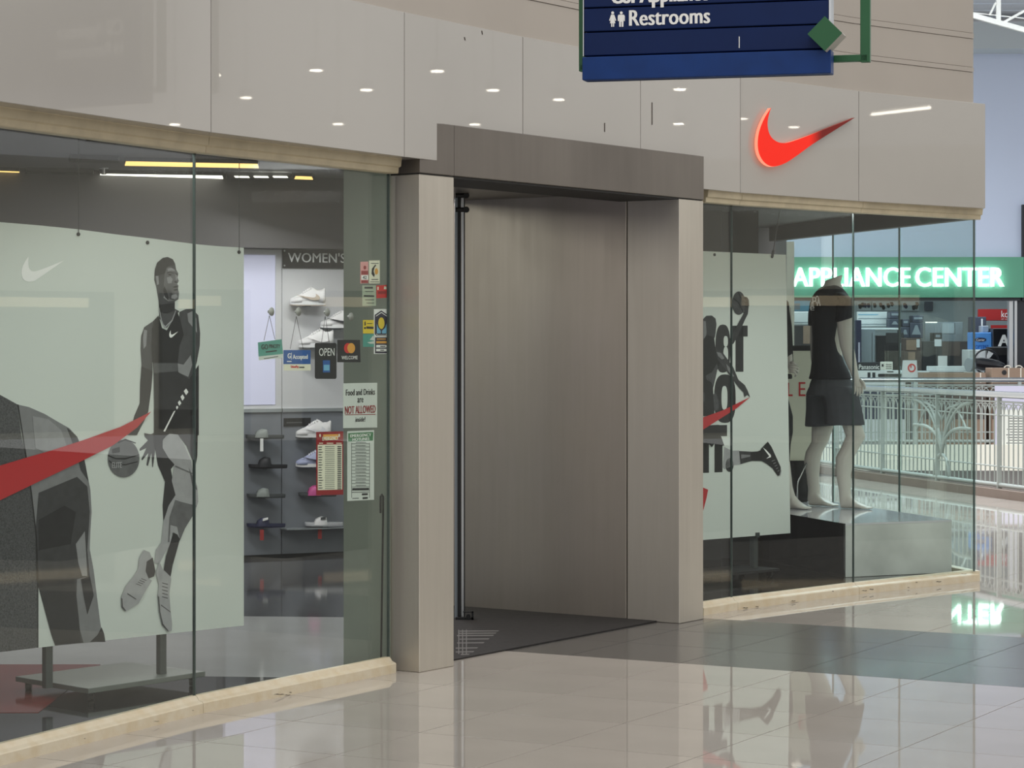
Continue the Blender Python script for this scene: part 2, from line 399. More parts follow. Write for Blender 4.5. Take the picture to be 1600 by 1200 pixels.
mb = MB(); mb.sweep(FN, [(-.012, FZ0+.005), (-.012, FZ1-.005), (-.16, FZ1-.005), (-.16, FZ0+.005)]); mb.build('backing', 'seam', fa)
mb = MB()
UN = [(p, n) for p, n in FN]; UN[-1] = (FP[-1]-(FP[-1]-FP[-2]).normalized()*.06, FN[-1][1])
for z0, z1, o in ((3.012, 3.209, -.05), (3.212, 3.240, -.046), (3.243, 3.419, -.05), (3.422, 3.455, -.046), (3.458, 4.6, -.05)):
    mb = MB(); mb.sweep(UN, [(o, z0), (o, z1), (o-.2, z1), (o-.2, z0)]); mb.build('wall_board' if z1-z0 > .1 else 'moulding', 'upper_wall', fa)
mb = MB(); mb.sweep(UN, [(-.058, 3.01), (-.058, 4.6), (-.22, 4.6), (-.22, 3.01)]); mb.build('backing', 'upper_wall', fa)
# dark scratches on the fascia
mb = MB()
for (x0, y0, x1, y1) in ((1018, 160, 1018, 195), (944, 192, 944, 206), (752, 48, 753, 54), (725, 58, 726, 63)):
    i = max(k for k in range(len(FX)) if FX[k][0] <= x0); pl = Plane(FP[i+1], FP[i+2]-FP[i+1])
    ppoly(mb, pl, [(x0, y0), (x0+1.2, y0), (x1+1.2, y1), (x1, y1)], .0015)
mb.build('scratch_mark', 'scuff', fa)
# ---- cream cornice above the glass and curb below it
CORN = [(-.05, 2.288), (.008, 2.288), (.012, 2.292), (.014, 2.314), (.026, 2.320), (.030, 2.352), (.036, 2.357), (-.05, 2.357)]
CURB = [(-.06, -.002), (.0, -.002), (.0, .040), (-.004, .045), (-.022, .052), (-.032, .066), (-.038, .070), (-.06, .070)]
def run(name, pts, prof, m, label, piece):
    o = empty(name, (pts[0].x, pts[0].y, prof[0][1]), label, kind='structure')
    L = line(pts)
    for (p, n), (q, k) in zip(L[:-1], L[1:]):
        e = (q-p).normalized()*.0015
        mb = MB(); mb.sweep([(p+e, n), (q-e, k)], prof); mb.build(piece, m, o)
    return o
run('trim_1', [A0, A1, A2+(A2-A1).normalized()*.0], CORN, 'cream', 'cream stepped cornice over the left window', 'cornice_piece')
run('trim_2', [B0, B1, B2, B3], CORN, 'cream', 'cream stepped cornice over the right window', 'cornice_piece')
t3 = run('trim_3', [A0, A1, A2], CURB, 'cream_worn', 'cream curb moulding under the left window', 'curb_piece')
t4 = run('trim_4', [B0, B1, B2, B3], CURB, 'cream_worn', 'scuffed cream curb moulding under the right window', 'curb_piece')
def scuffs(par, pl, marks):
    mb = MB()
    for x, y, a, b in marks:
        ppoly(mb, pl, [(x, y), (x+a*.3, y-b*.5), (x+a*.5, y-b*.1), (x+a*.75, y-b*.4), (x+a*.9, y), (x+a*.6, y+b*.25), (x+a*.3, y+b*.1)], .001, .002)
    mb.build('scuff_mark', 'scuff', par)
scuffs(t3, Plane(A1, A2-A1), [(428, 1085, 18, 2), (452, 1082, 4, 2), (444, 1086, 12, 1.6)])
scuffs(t3, Plane(A0, A1-A0), [(240, 1127, 10, .8), (131, 1154, 3, 1), (300, 1110, 3, 1)])
scuffs(t4, Plane(B1, B2-B1), [(1160, 950, 10, 2.2), (1180, 948, 6, 2), (1236, 939, 8, 1.8), (1300, 924, 3, 2), (1232, 941, 22, .8)])
scuffs(t4, Plane(B2, B3-B2), [(1346, 923, 10, 1.6), (1358, 921, 8, 2.2), (1430, 910, 4, 1.6), (1462, 909, 10, 2), (1500, 897, 12, 1), (1418, 918, 3, 1.5)])
# ---- glass: left window, right window, side window
def pane(par, p, q, z0, z1, m, th=.010):
    e = (q-p).normalized(); n = Vector((e.y, -e.x)); p = p+e*.002; q = q-e*.002
    mb = MB(); mb.hexa([(p.x, p.y, z0), (q.x, q.y, z0), (q.x-n.x*th, q.y-n.y*th, z0), (p.x-n.x*th, p.y-n.y*th, z0)],
                       [(p.x, p.y, z1), (q.x, q.y, z1), (q.x-n.x*th, q.y-n.y*th, z1), (p.x-n.x*th, p.y-n.y*th, z1)])
    o = mb.build('pane', m, par)
    for a in (p, q):
        pass
    return o
def seam_strip(par, p, z0, z1, d, wd=.006):
    n = Vector((d.y, -d.x)); mb = MB(); a = p-d*wd/2; b = p+d*wd/2
    mb.hexa([(a.x+n.x*.0006, a.y+n.y*.0006, z0), (b.x+n.x*.0006, b.y+n.y*.0006, z0), (b.x-n.x*.0106, b.y-n.y*.0106, z0), (a.x-n.x*.0106, a.y-n.y*.0106, z0)],
            [(a.x+n.x*.0006, a.y+n.y*.0006, z1), (b.x+n.x*.0006, b.y+n.y*.0006, z1), (b.x-n.x*.0106, b.y-n.y*.0106, z1), (a.x-n.x*.0106, a.y-n.y*.0106, z1)])
    return mb.build('seal', 'glass_edge', par)
def inset(pts, o): return [p-n*o for p, n in line(pts)]
GL = inset([A0, A1, A2], .040); GR = inset([B0, B1, B2, B3], .040)
GR[-1] = Vector((2.925, 15.575))
w1 = empty('window_1', (GL[1].x, GL[1].y, GZ0), 'frameless left shop window of two big glass panes', kind='structure')
for a, b in zip(GL[:-1], GL[1:]): pane(w1, a, b, GZ0, GZ1, 'glass')
seam_strip(w1, GL[1], GZ0, GZ1, (GL[2]-GL[0]).normalized(), .007)
seam_strip(w1, GL[2], GZ0, GZ1, (GL[2]-GL[1]).normalized(), .008)
w2 = empty('window_2', (GR[2].x, GR[2].y, GZ0), 'frameless right shop window of three curved-set panes', kind='structure')
for a, b in zip(GR[:-1], GR[1:]): pane(w2, a, b, GZ0, GZ1, 'glass')
for i in (1, 2): seam_strip(w2, GR[i], GZ0, GZ1, (GR[i+1]-GR[i-1]).normalized(), .006)
w3 = empty('window_3', (2.9, 15.6, GZ0), 'side shop window of three panes facing the atrium', kind='structure')
SD = Vector((-.2518, .9678)); SG = [GR[-1]+SD*k for k in (0, 1.17, 2.36, 3.55)]
for a, b in zip(SG[:-1], SG[1:]): pane(w3, b, a, GZ0, GZ1, 'glass_side')
for i in (0, 1, 2): seam_strip(w3, SG[i], GZ0, GZ1, SD, .006)
mb = MB(); n = Vector((SD.y, -SD.x))
mb.sweep([(SG[0]+Vector((.02, .03)), n), (SG[3], n)], [(.02, 0), (.02, .065), (-.05, .065), (-.05, 0)]); tag(mb.build('trim_5', 'cream_worn'), 'low curb under the side shop window', kind='structure')
mb = MB(); mb.sweep([(SG[0], n), (SG[3], n)], [(.02, 2.29), (.02, 2.40), (-.05, 2.40), (-.05, 2.29)]); tag(mb.build('trim_6', 'grey_ceiling'), 'grey head beam over the side shop window', kind='structure')
# ---- steel entrance portal
d1 = empty('door_1', (PO.x, PO.y, 0), 'brushed steel entrance portal with deep steel side wall', kind='structure')
def pbox3(mb, s0, s1, t0, t1, z0, z1):
    return mb.hexa([P3(s0, t0, z0), P3(s1, t0, z0), P3(s1, t1, z0), P3(s0, t1, z0)], [P3(s0, t0, z1), P3(s1, t0, z1), P3(s1, t1, z1), P3(s0, t1, z1)])
pbox3(MB(), 0, .272, 0, .40, 0, 2.286).build('left_pillar', 'steel', d1, bevel=.003)
pbox3(MB(), 2.362, 2.622, 0, .328, 0, 2.286).build('right_pillar', 'steel', d1, bevel=.003)
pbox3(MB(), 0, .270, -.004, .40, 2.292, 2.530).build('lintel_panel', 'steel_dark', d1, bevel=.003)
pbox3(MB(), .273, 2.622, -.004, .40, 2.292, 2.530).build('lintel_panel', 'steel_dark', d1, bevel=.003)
pbox3(MB(), .004, 2.618, .006, .38, 2.282, 2.296).build('shadow_gap', 'seam', d1)
pbox3(MB(), 2.366, 2.45, .337, 1.62, 0, 2.325).build('side_wall', 'steel_wall', d1, bevel=.003)
pbox3(MB(), 2.374, 2.44, .3275, .3375, 0, 2.325).build('seam', 'seam', d1)
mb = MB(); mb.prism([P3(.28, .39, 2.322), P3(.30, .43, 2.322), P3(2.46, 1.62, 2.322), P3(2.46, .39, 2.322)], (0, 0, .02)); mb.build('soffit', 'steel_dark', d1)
# glass leaf standing open, edge towards the viewer, with dark pivots
lp = fp(715.5, 968.5); lq = fp(723.5, 968.5); ld = Vector((-.06, 1.0)).normalized()
def leaf(mb, x0, x1, y0, dep, z0, z1):
    a = Vector((x0, y0)); b = Vector((x1, y0)); d = Vector((-.045, 1))*dep
    return mb.hexa([(a.x, a.y, z0), (b.x, b.y, z0), (b.x+d.x, b.y+d.y, z0), (a.x+d.x, a.y+d.y, z0)], [(a.x, a.y, z1), (b.x, b.y, z1), (b.x+d.x, b.y+d.y, z1), (a.x+d.x, a.y+d.y, z1)])
Yl = 13.42; xp = lambda p: (p-800)/F*Yl
dl = empty('glass_leaf', (0, 0, 0)); dl.parent = d1; dl.location = Vector((xp(718), Yl, 0))-d1.location
leaf(MB(), xp(710.5), xp(715), Yl+.02, .03, .01, 2.31).build('edge_profile', 'appl_grey', dl); leaf(MB(), xp(716), xp(719), Yl+.03, .6, .01, 2.31).build('glass_panel', 'glass', dl)
leaf(MB(), xp(715), xp(720.5), Yl, .03, .01, 2.33).build('seal_strip', 'rubber', dl)
leaf(MB(), xp(721), xp(724.5), Yl+.005, .03, .01, 2.33).build('edge_profile', 'alu', dl)
leaf(MB(), xp(724.8), xp(726.5), Yl+.005, .03, .01, 2.33).build('seal_strip', 'rubber', dl)
for yy in (306, 328):
    mb = MB(); zc = CH-(yy-HY)/F*Yl
    mb.tube([(xp(712), Yl-.03, zc), (xp(729), Yl-.03, zc)], .013, 10); mb.disc((xp(729), Yl-.05, zc), (0, 1, 0), .016, .04); mb.build('clamp', 'rubber', dl, smooth=False)
mb = MB(); z0, z1 = CH-(969-HY)/F*Yl, CH-(954-HY)/F*Yl
mb.box(xp(724), xp(740), Yl-.05, Yl-.03, z1-.006, z1); mb.box(xp(737), xp(740), Yl-.05, Yl-.02, z0, z1); mb.box(xp(712), xp(740), Yl-.05, Yl-.02, max(.003, z0), z0+.02); mb.disc((xp(732), Yl-.06, (z0+z1)/2), (0, 1, 0), .012, .03)
mb.build('floor_pivot', 'rubber', dl)
# entrance mat
em = empty('entrance_mat', tuple(P3(1.3, .7, 0)), 'charcoal entrance mat with worn pale print inside the steel portal', 'mat')
mb = MB(); mb.prism([P3(.278, .11, .0015), P3(2.36, .14, .0015), P3(2.37, 1.62, .0015), P3(.60, .62, .0015), P3(.278, .40, .0015)], (0, 0, .006)); mb.build('pile', 'mat_fabric', em)
mb = MB()
for a, b, c in ((718, 780, 985.5), (716, 776, 989), (714, 772, 992.5), (718, 765, 998), (714, 757, 1004), (712, 747, 1012), (712, 741, 1018), (720, 734, 1022)):
    mb.prism([fp(a, c, .0078), fp(b, c-.4, .0078), fp(b-2, c+1.2, .0078), fp(a, c+1.6, .0078)], (0, 0, .0006))
for a in (716, 722, 728):
    mb.prism([fp(a, 984, .0079), fp(a+1.5, 984, .0079), fp(a+1.5, 1022, .0079), fp(a, 1022, .0079)], (0, 0, .0006))
mb.build('worn_print', 'mat_print', em)
# light scuff lines along steel arrises
# ---------------------------------------------------------------- inside the shop, left window
sf = empty('floor', (-2.2, 13, 0), 'shop floor of black, grey and slate glossy zones', kind='structure')
def zone(name, m, pts, z=.004, par=sf):
    mb = MB(); mb.prism([(x, y, z) for x, y in pts], (0, 0, -.02)); return mb.build(name, m, par)
zone('black_zone', 'black_floor', [tuple(p-Vector((.02, 0))) for p in GL]+[(-.79, 11.52), (-.83, 11.09), (-2.33, 11.23), (-3.6, 11.35), (-3.6, 7.4)])
zone('grey_zone', 'grey_floor', [(-4.5, 11.43), (-3.6, 11.355), (-2.33, 11.235), (-.83, 11.095), (-.72, 11.75), (-.46, 13.5), (-4.5, 13.8)])
zone('slate_zone', 'slate_floor', [(-4.5, 13.805), (-.46, 13.505), (-.2, 18.2), (-4.5, 18.2)])
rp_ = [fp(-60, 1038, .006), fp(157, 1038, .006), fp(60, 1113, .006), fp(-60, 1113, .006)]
zone('red_reflection', 'reflection_red', [(p.x, p.y) for p in rp_], .006)  # red reflection painted as a flat patch on the black floor
SW = Plane((-1.92, 17.1), (.9, .436))
sw = empty('wall_back', (-1.6, 17.2, 0), 'shoe display wall of grey and white panels under a dark bulkhead', kind='structure')
def swp(name, m, x0, x1, y0, y1, o0=-.03, o1=0.0, **k):
    a = SW.rect(x0, x1, y0, y1); mb = MB(); mb.pbox(SW, a[0], a[1], a[2], a[3], o0, o1); return mb.build(name, m, sw, **k)
mb = MB(); mb.pbox(SW, -2.6, 1.9, 2.165, 2.75, -.03, .18); mb.build('bulkhead', 'dark_wall', sw)
mb = MB(); mb.pbox(SW, -2.6, 1.9, 0, 2.75, -.2, -.05); mb.build('backing', 'mid_wall', sw)
mb = MB(); mb.pbox(SW, -2.6, -.14, 0, 2.165, -.05, 0); mb.build('side_panel', 'mid_wall', sw)
k440 = SW.uv(440, 600)[0]; kR = SW.uv(640, 600)[0]; kL = SW.uv(352, 600)[0]; z640 = SW.uv(440, 641)[1]
mb = MB(); mb.pbox(SW, kL, k440-.003, .03, z640-.012, -.05, 0); mb.build('lower_panel', 'shoe_wall_grey', sw)
mb = MB(); mb.pbox(SW, k440+.003, kR, .03, z640-.012, -.05, 0); mb.build('lower_panel', 'shoe_wall_grey', sw)
mb = MB(); mb.pbox(SW, kL, kR, 0, .03, -.05, -.005); mb.build('plinth_strip', 'rubber', sw)
mb = MB(); mb.pbox(SW, kL, k440-.003, z640-.012, z640+.012, -.05, .015); mb.build('rail', 'alu', sw)
mb = MB(); mb.pbox(SW, k440+.003, kR, z640-.012, z640+.012, -.05, .015); mb.build('rail', 'alu', sw)
k436 = SW.uv(436, 500)[0]
mb = MB(); mb.pbox(SW, kL, k436-.03, z640+.04, 2.12, -.05, .004); mb.build('glow_panel', 'backlit', sw)
mb = MB(); mb.pbox(SW, k436-.026, k440, z640+.012, 2.16, -.05, .0); mb.pbox(SW, kL, k436-.026, z640+.012, z640+.036, -.05, 0); mb.pbox(SW, kL, k436-.026, 2.124, 2.16, -.05, 0); mb.build('panel_frame', 'shoe_wall_white', sw)
mb = MB(); mb.pbox(SW, k440+.004, kR, z640+.012, 2.16, -.05, 0); mb.build('upper_panel', 'shoe_wall_white', sw)
r_ = SW.rect(441, 600, 389, 420); sg = empty('department_sign', tuple(SW.pt(r_[0], r_[2], .01)), 'dark sign reading WOMEN\'S above the white shoe niche', 'sign')
mb = MB(); mb.pbox(SW, r_[0], r_[1], r_[2], r_[3], .001, .012); mb.build('board', 'sign_black', sg)
tpx(MB(), SW, "WOMEN'S TRAINING", 449, 634, 396, 411, .0135, .008).build('lettering', 'white_print', sg)
mb = MB()
for x, y in ((443.5, 392), (443.5, 415)): mb.disc(SW.px(x, y, .012), (SW.n.x, SW.n.y, 0), .006, .004, 10)
tag(mb.build('screws', 'alu', sg), kind='stuff')
r_ = SW.rect(443, 485, 653, 666); ss = empty('shelf_sign', tuple(SW.pt(r_[0], r_[2], .005)), 'small dark label strip at the top of the grey shoe panel', 'sign')
mb = MB(); mb.pbox(SW, r_[0], r_[1], r_[2], r_[3], .001, .008); mb.build('board', 'sign_black', ss)
mb = MB()
for i in range(9): mb.pbox(SW, r_[0]+.02+i*.013, r_[0]+.029+i*.013, r_[2]+.022, r_[2]+.030, .008, .009)
mb.build('print', 'ink_108', ss)
# pillar lining facing the shop window
mb = MB(); pbox3(mb, -.014, -.001, .165, .43, .0, 2.40); tag(mb.build('wall_return', 'return_wall'), 'grey green return wall beside the steel pillar, behind the glass', kind='structure')
# shop ceiling
mb = MB(); fi = [p-n*.13 for p, n in FN]
mb.prism([(p.x, p.y, 2.66) for p in fi[:4]]+[tuple(P3(.3, .45, 2.66)), tuple(P3(2.46, .45, 2.66)), (1.0, 13.9, 2.66)]+[(p.x, p.y, 2.66) for p in fi[7:]]+[(2.1, 19.4, 2.66), (-5.5, 19.4, 2.66), (-5.5, 3, 2.66)], (0, 0, .05))
ce = mb.build('ceiling', 'store_ceiling'); tag(ce, 'dark grey shop ceiling', kind='structure')
mb = MB(); mb.box(-5.5, -5.4, 3, 19.4, 0, 2.66); tag(mb.build('wall_far_left', 'mid_wall'), 'shop wall beyond the left window', kind='structure')
for y_ in (10.2, 11.9, 13.6, 15.3):
    mb = MB(); mb.box(-5.4, -5.36, y_, y_+1.55, 1.0, 2.1); mb.build('glow_panel', 'backlit', bpy.data.objects['wall_far_left'])  # unseen glowing panels added so the steel side wall looks brighter
mb = MB(); mb.box(-5.5, 1.2, 19.3, 19.4, 0, 2.66); tag(mb.build('wall_far_back', 'dark_wall'), 'rear shop wall', kind='structure')
def fixture(name, x0, x1, y0a, y0b, h, m, label, on=True):
    a, b = fp(x0, y0a-h, 2.635), fp(x1, y0b-h, 2.635); c, d = fp(x1+2, y0b+h, 2.635), fp(x0-2, y0a+h, 2.635)
    e = empty(name, tuple((a+b+c+d)/4), label, 'lamp' if on else 'vent')
    ctr = (a+b+c+d)/4
    mb = MB(); mb.prism([ctr+(p-ctr)*1.012 for p in (a, b, c, d)], (0, 0, .025)); mb.build('housing', 'lamp_off', e)
    mb = MB(); mb.prism([p+Vector((0, 0, -.004)) for p in (a, b, c, d)], (0, 0, .004)); mb.build('diffuser' if on else 'grille', m, e)
fixture('ceiling_light', 197, 402, 255, 259, 3, 'lamp_warm', 'long warm amber strip light in the shop ceiling')
fixture('ceiling_light', 157, 347, 274, 277, 2.6, 'lamp_white', 'long white strip light below the amber strip in the shop ceiling')
fixture('ceiling_light', -30, 30, 269, 271, 3, 'lamp_warm', 'amber strip light at the left edge of the photo')
fixture('ceiling_light', 462, 487, 277, 278, 2, 'lamp_warm', 'short amber light at the right end of the lamp row')
fixture('spot_light_bar', 355, 455, 276.5, 278, 2.2, 'lamp_off', 'dark recessed bar holding three white spots right of the white strip')
mb = MB()
for x in (366, 396, 426):
    a, b, c, d = fp(x, 275.5, 2.629), fp(x+22, 275.8, 2.629), fp(x+24, 278, 2.629), fp(x+2, 277.7, 2.629); mb.prism([a, b, c, d], (0, 0, .003))
mb.build('spot', 'lamp_white', bpy.data.objects['spot_light_bar'])
fixture('air_vent', 42, 145, 270, 272.5, 2.5, 'rubber', 'long dark air vent left of the white strip light', False)
fixture('air_vent', 110, 185, 250, 252, 2.5, 'rubber', 'dark air vent left of the amber strip light', False)
fixture('air_vent', 135, 180, 221, 223, 2.5, 'rubber', 'dark air vent nearest the cornice', False)
sp = fp(162, 262, 2.64); se = empty('sprinkler', tuple(sp), 'small ceiling sprinkler head between the strip lights', 'sprinkler')
mb = MB(); mb.disc(sp, (0, 0, -1), .03, .006, 14); mb.tube([sp, sp+Vector((0, 0, -.04))], .008, 8); mb.disc(sp+Vector((0, 0, -.04)), (0, 0, -1), .018, .004, 12); mb.build('head', 'alu', se)
# ---------------------------------------------------------------- left poster on its wheeled stand
LP = Plane((-1.92, 10.31), (.414, .43))
lp_o = empty('poster_board', tuple(LP.pt(0, 0, 0)), 'white poster of a basketball player and a big shoulder with a red sweep', 'poster')
kz = [LP.uv(x, y) for x, y in ((381, 387), (345, 385), (311, 382), (275, 377.5), (240, 373), (180, 366), (120, 358), (60, 352), (0, 347), (-60, 342))]
kb0 = LP.uv(367, 977); zb = .244
pts = [LP.pt(kz[0][0], zb, 0)]+[LP.pt(k, z, 0) for k, z in kz]+[LP.pt(kz[-1][0], zb, 0)]
mb = MB(); mb.prism(pts, Vector((-LP.n.x, -LP.n.y, 0))*.008); mb.build('board', 'poster_white', lp_o)
def art(name, m, polys, lay, pl=LP, par=lp_o):
    for P in polys: o = ppoly(MB(), pl, P, .0012+lay*.0007, .0005).build(name, m, par)
    return o
c1 = lambda L: [(150+x/4, 380+y/4) for x, y in L]
c2 = lambda L: [(150+x/3.333, 640+y/3.333) for x, y in L]
art('swoosh', 'white_print', [swoosh(34, 401, 100, 440)], 0)
# big shoulder
zbp = lambda x: LP.uv(x, 1018)[0]
art('shoulder_print', 'ink_130', [[(27, 632), (45, 636), (70, 647), (92, 660), (108, 669), (120, 682), (128, 700), (134, 730), (141, 765), (143, 800), (141, 830), (140, 858), (146, 890), (151, 930), (156, 970), (159, 988), (150, 1003), (86, 1009), (80, 992), (70, 955), (62, 925), (56, 905), (56, 840), (48, 770), (40, 715)]], 0)
art('shoulder_shade', 'ink_60', [[(60, 770), (120, 745), (136, 760), (140, 800), (136, 860), (140, 900), (120, 905), (118, 960), (130, 1004), (86, 1008), (80, 992), (70, 955), (62, 925), (56, 905), (55, 830)], [(104, 668), (120, 682), (128, 700), (134, 730), (138, 752), (126, 735), (118, 705)]], 1)
art('shoulder_shadow', 'ink_34', [[(58, 905), (116, 905), (122, 960), (126, 1004), (86, 1008), (80, 992), (70, 955)], [(60, 812), (100, 790), (118, 800), (110, 850), (60, 860)], [(126, 905), (140, 900), (146, 930), (136, 960), (130, 930)]], 2)
art('shoulder_light', 'ink_150', [[(50, 650), (75, 655), (95, 672), (105, 700), (80, 712), (55, 700)], [(118, 850), (132, 830), (136, 900), (128, 900), (122, 880)]], 2)
art('arm_band', 'ink_22', [[(140, 1003), (152, 992), (158, 980), (162, 990), (164, 1003)]], 3)
art('heather_shirt', 'ink_heather', [[(-60, 600), (0, 617), (27, 632), (33, 680), (40, 715), (48, 770), (56, 840), (58, 900), (58, 1012), (-60, 1026)]], 1)
art('shirt_seam', 'ink_22', [[(27, 632), (28.5, 632), (41.5, 715), (49.5, 770), (57.5, 840), (59.5, 900), (59.5, 1012), (57.5, 1012), (57.5, 900), (55.5, 840), (47.5, 770), (39.5, 715)]], 2)
# player
art('player_skin', 'ink_74', [
    c1([(365, 200), (380, 125), (415, 95), (445, 88), (478, 102), (494, 130), (500, 165), (513, 190), (508, 215), (516, 235), (506, 255), (514, 265), (511, 285), (518, 315), (514, 350), (492, 364), (492, 410), (520, 425), (440, 530), (395, 470), (390, 360), (376, 275), (363, 230)]),
    c1([(352, 490), (300, 525), (281, 580), (277, 660), (284, 770), (275, 870), (272, 1000), (238, 1080), (228, 1120), (200, 1170), (195, 1200), (255, 1200), (300, 1110), (326, 1050), (346, 900), (352, 790), (350, 640)]),
    c1([(520, 430), (560, 412), (600, 410), (638, 450), (650, 560), (648, 640), (630, 740), (598, 845), (580, 900), (520, 1010), (480, 1080), (420, 1180), (400, 1200), (360, 1200), (362, 1100), (480, 900), (500, 800), (510, 700)]),
    c2([(250, 122), (285, 128), (330, 108), (350, 150), (340, 200), (308, 205), (296, 300), (292, 298), (288, 225), (270, 293), (262, 290), (272, 225), (240, 265), (236, 258), (262, 200), (228, 215), (226, 205), (270, 160), (252, 140)])], 0)
art('player_highlight', 'ink_150', [c1([(372, 205), (388, 205), (392, 255), (380, 262)]), c1([(300, 540), (318, 545), (312, 640), (296, 660), (292, 590)]), c1([(570, 440), (600, 425), (625, 470), (630, 560), (600, 520), (575, 490)]), c1([(505, 750), (545, 760), (590, 700), (600, 760), (575, 835), (540, 820), (505, 805)]), c1([(440, 290), (470, 300), (500, 330), (490, 360), (450, 362), (420, 340)])], 1)
art('face_tone', 'ink_108', [c1([(428, 185), (436, 158), (455, 148), (488, 160), (500, 175), (512, 195), (508, 215), (516, 235), (506, 255), (514, 265), (511, 285), (518, 315), (512, 345), (490, 360), (452, 358), (428, 335), (420, 285), (424, 230)])], 1)
art('face_light', 'ink_150', [c1([(445, 160), (470, 154), (488, 165), (492, 176), (470, 172), (448, 176)]), c1([(440, 215), (462, 208), (478, 225), (470, 250), (448, 252)]), c1([(494, 190), (502, 196), (506, 225), (498, 230)]), c1([(470, 325), (500, 318), (508, 335), (490, 350), (468, 345)])], 2)
art('player_shadow', 'ink_34', [c1([(363, 205), (366, 165), (380, 122), (415, 92), (445, 86), (478, 100), (494, 132), (470, 140), (440, 150), (428, 190), (395, 200)]), c1([(442, 184), (460, 178), (482, 188), (480, 191), (460, 183), (443, 188)]), c1([(448, 195), (460, 191), (474, 198), (460, 202)]), c1([(494, 186), (508, 193), (507, 201), (496, 197)]), c1([(488, 236), (504, 240), (508, 248), (490, 246)]), c1([(478, 274), (500, 264), (512, 272), (504, 276), (488, 279)]), c1([(484, 290), (510, 284), (506, 294), (488, 297)]), c1([(425, 270), (440, 300), (452, 340), (448, 356), (428, 335), (420, 290)]), c1([(395, 385), (490, 372), (488, 420), (440, 440), (400, 430)]), c1([(281, 770), (352, 800), (344, 905), (324, 1055), (298, 1115), (250, 1200), (205, 1200), (235, 1100), (275, 1000), (276, 870)])], 2)
art('tank_top', 'ink_22', [c1([(352, 490), (388, 452), (410, 530), (440, 545), (505, 430), (522, 470), (546, 572), (520, 640), (508, 745), (350, 745), (345, 650)])], 3)
art('necklace', 'ink_170', [c1([(388, 400), (392, 400), (408, 480), (425, 522), (470, 480), (494, 420), (497, 422), (474, 488), (426, 532), (403, 486)])], 4)
art('chest_swoosh', 'white_print', [c1(swoosh(455, 545, 510, 590))], 4)
art('shorts', 'ink_46', [c1([(352, 745), (508, 745), (512, 805), (580, 850), (640, 760), (640, 1200), (360, 1200), (362, 1100), (358, 820)]), c2([(300, 0), (530, 0), (526, 240), (515, 298), (470, 190), (425, 130), (380, 122), (345, 160), (345, 200), (408, 285), (388, 310), (400, 385), (412, 445), (380, 500), (350, 580), (346, 500), (358, 375), (322, 290), (300, 170)])], 2)
art('waistband', 'ink_90', [c1([(355, 750), (508, 750), (508, 800), (358, 812)])], 3)
art('shorts_stripe', 'white_print', [c1([(545, 925), (560, 908), (574, 930), (560, 950)]), c1([(525, 960), (538, 945), (550, 965), (537, 985)]), c1([(508, 995), (520, 982), (530, 1000), (517, 1016)]), c1([(496, 1025), (504, 1015), (511, 1025), (502, 1040)]), c1([(418, 1175), (482, 1052), (494, 1045), (428, 1178)])], 4)
art('leg_print', 'ink_170', [c2([(345, 160), (380, 125), (425, 130), (460, 190), (495, 270), (502, 332), (410, 290), (375, 250), (345, 200)]), c2([(405, 288), (500, 332), (525, 400), (530, 480), (510, 540), (460, 620), (435, 680), (395, 640), (388, 700), (360, 740), (330, 800), (302, 800), (310, 730), (338, 690), (350, 580), (376, 500), (412, 445), (392, 370)])], 3)
art('leg_shade', 'ink_108', [c2([(440, 480), (520, 500), (505, 545), (460, 620), (435, 680), (420, 610), (385, 600), (380, 690), (372, 690), (380, 560), (410, 470)]), c2([(410, 290), (500, 330), (498, 336), (408, 298)]), c2([(480, 300), (510, 370), (525, 420), (500, 400)])], 4)
art('sock', 'ink_34', [c2([(400, 640), (420, 650), (434, 675), (410, 760), (396, 810), (385, 870), (350, 835), (362, 760), (382, 700)]), c2([(255, 795), (292, 770), (306, 840), (300, 868), (270, 880), (254, 845)])], 5)
art('shoe_print', 'ink_170', [c2([(245, 730), (275, 742), (288, 772), (260, 790), (254, 840), (270, 880), (288, 890), (262, 930), (217, 1010), (150, 1050), (130, 1030), (127, 980), (150, 920), (190, 870), (216, 830), (222, 770)]), c2([(325, 790), (345, 832), (385, 870), (388, 882), (378, 960), (385, 1050), (393, 1120), (390, 1152), (372, 1156), (340, 1120), (325, 1050), (318, 970), (324, 910), (308, 850)])], 6)
art('shoe_line', 'ink_60', [c2([(335, 1015), (384, 1052), (384, 1056), (334, 1020)]), c2([(160, 955), (205, 985), (204, 989), (158, 960)]), c2([(127, 980), (133, 985), (136, 1025), (150, 1044), (150, 1050), (130, 1030)]), c2([(318, 970), (324, 975), (330, 1050), (345, 1115), (372, 1150), (372, 1156), (340, 1120), (325, 1050)])]
    + [c2([(205+i*9, 905+i*-9), (232+i*9, 915+i*-9), (231+i*9, 918+i*-9), (204+i*9, 908+i*-9)]) for i in range(4)] + [c2([(340, 900+i*18), (370, 908+i*18), (369, 912+i*18), (340, 904+i*18)]) for i in range(5)], 7)
bc = [(142+82*math.cos(a), 255+98*math.sin(a)) for a in [i*math.pi/16 for i in range(32)]]
art('basketball', 'ink_108', [c2(bc)], 3)
art('basketball_seam', 'ink_34', [c2([(60, 235), (100, 252), (150, 252), (222, 232), (223, 238), (150, 259), (100, 258), (60, 242)]), c2([(110, 170), (150, 152), (205, 172), (204, 177), (150, 159), (112, 176)]), c2([(64, 262), (90, 282), (150, 284), (214, 268), (213, 274), (150, 290), (88, 288), (64, 270)]), c2([(80, 205), (120, 195), (122, 222), (82, 228)])], 4)
mb = MB(); a = LP.rect(174, 189, 722, 731); text(mb, LP, 'ELITE', a[0], a[1], a[2], a[3], .0055, .02); mb.build('ball_lettering', 'ink_170', lp_o)
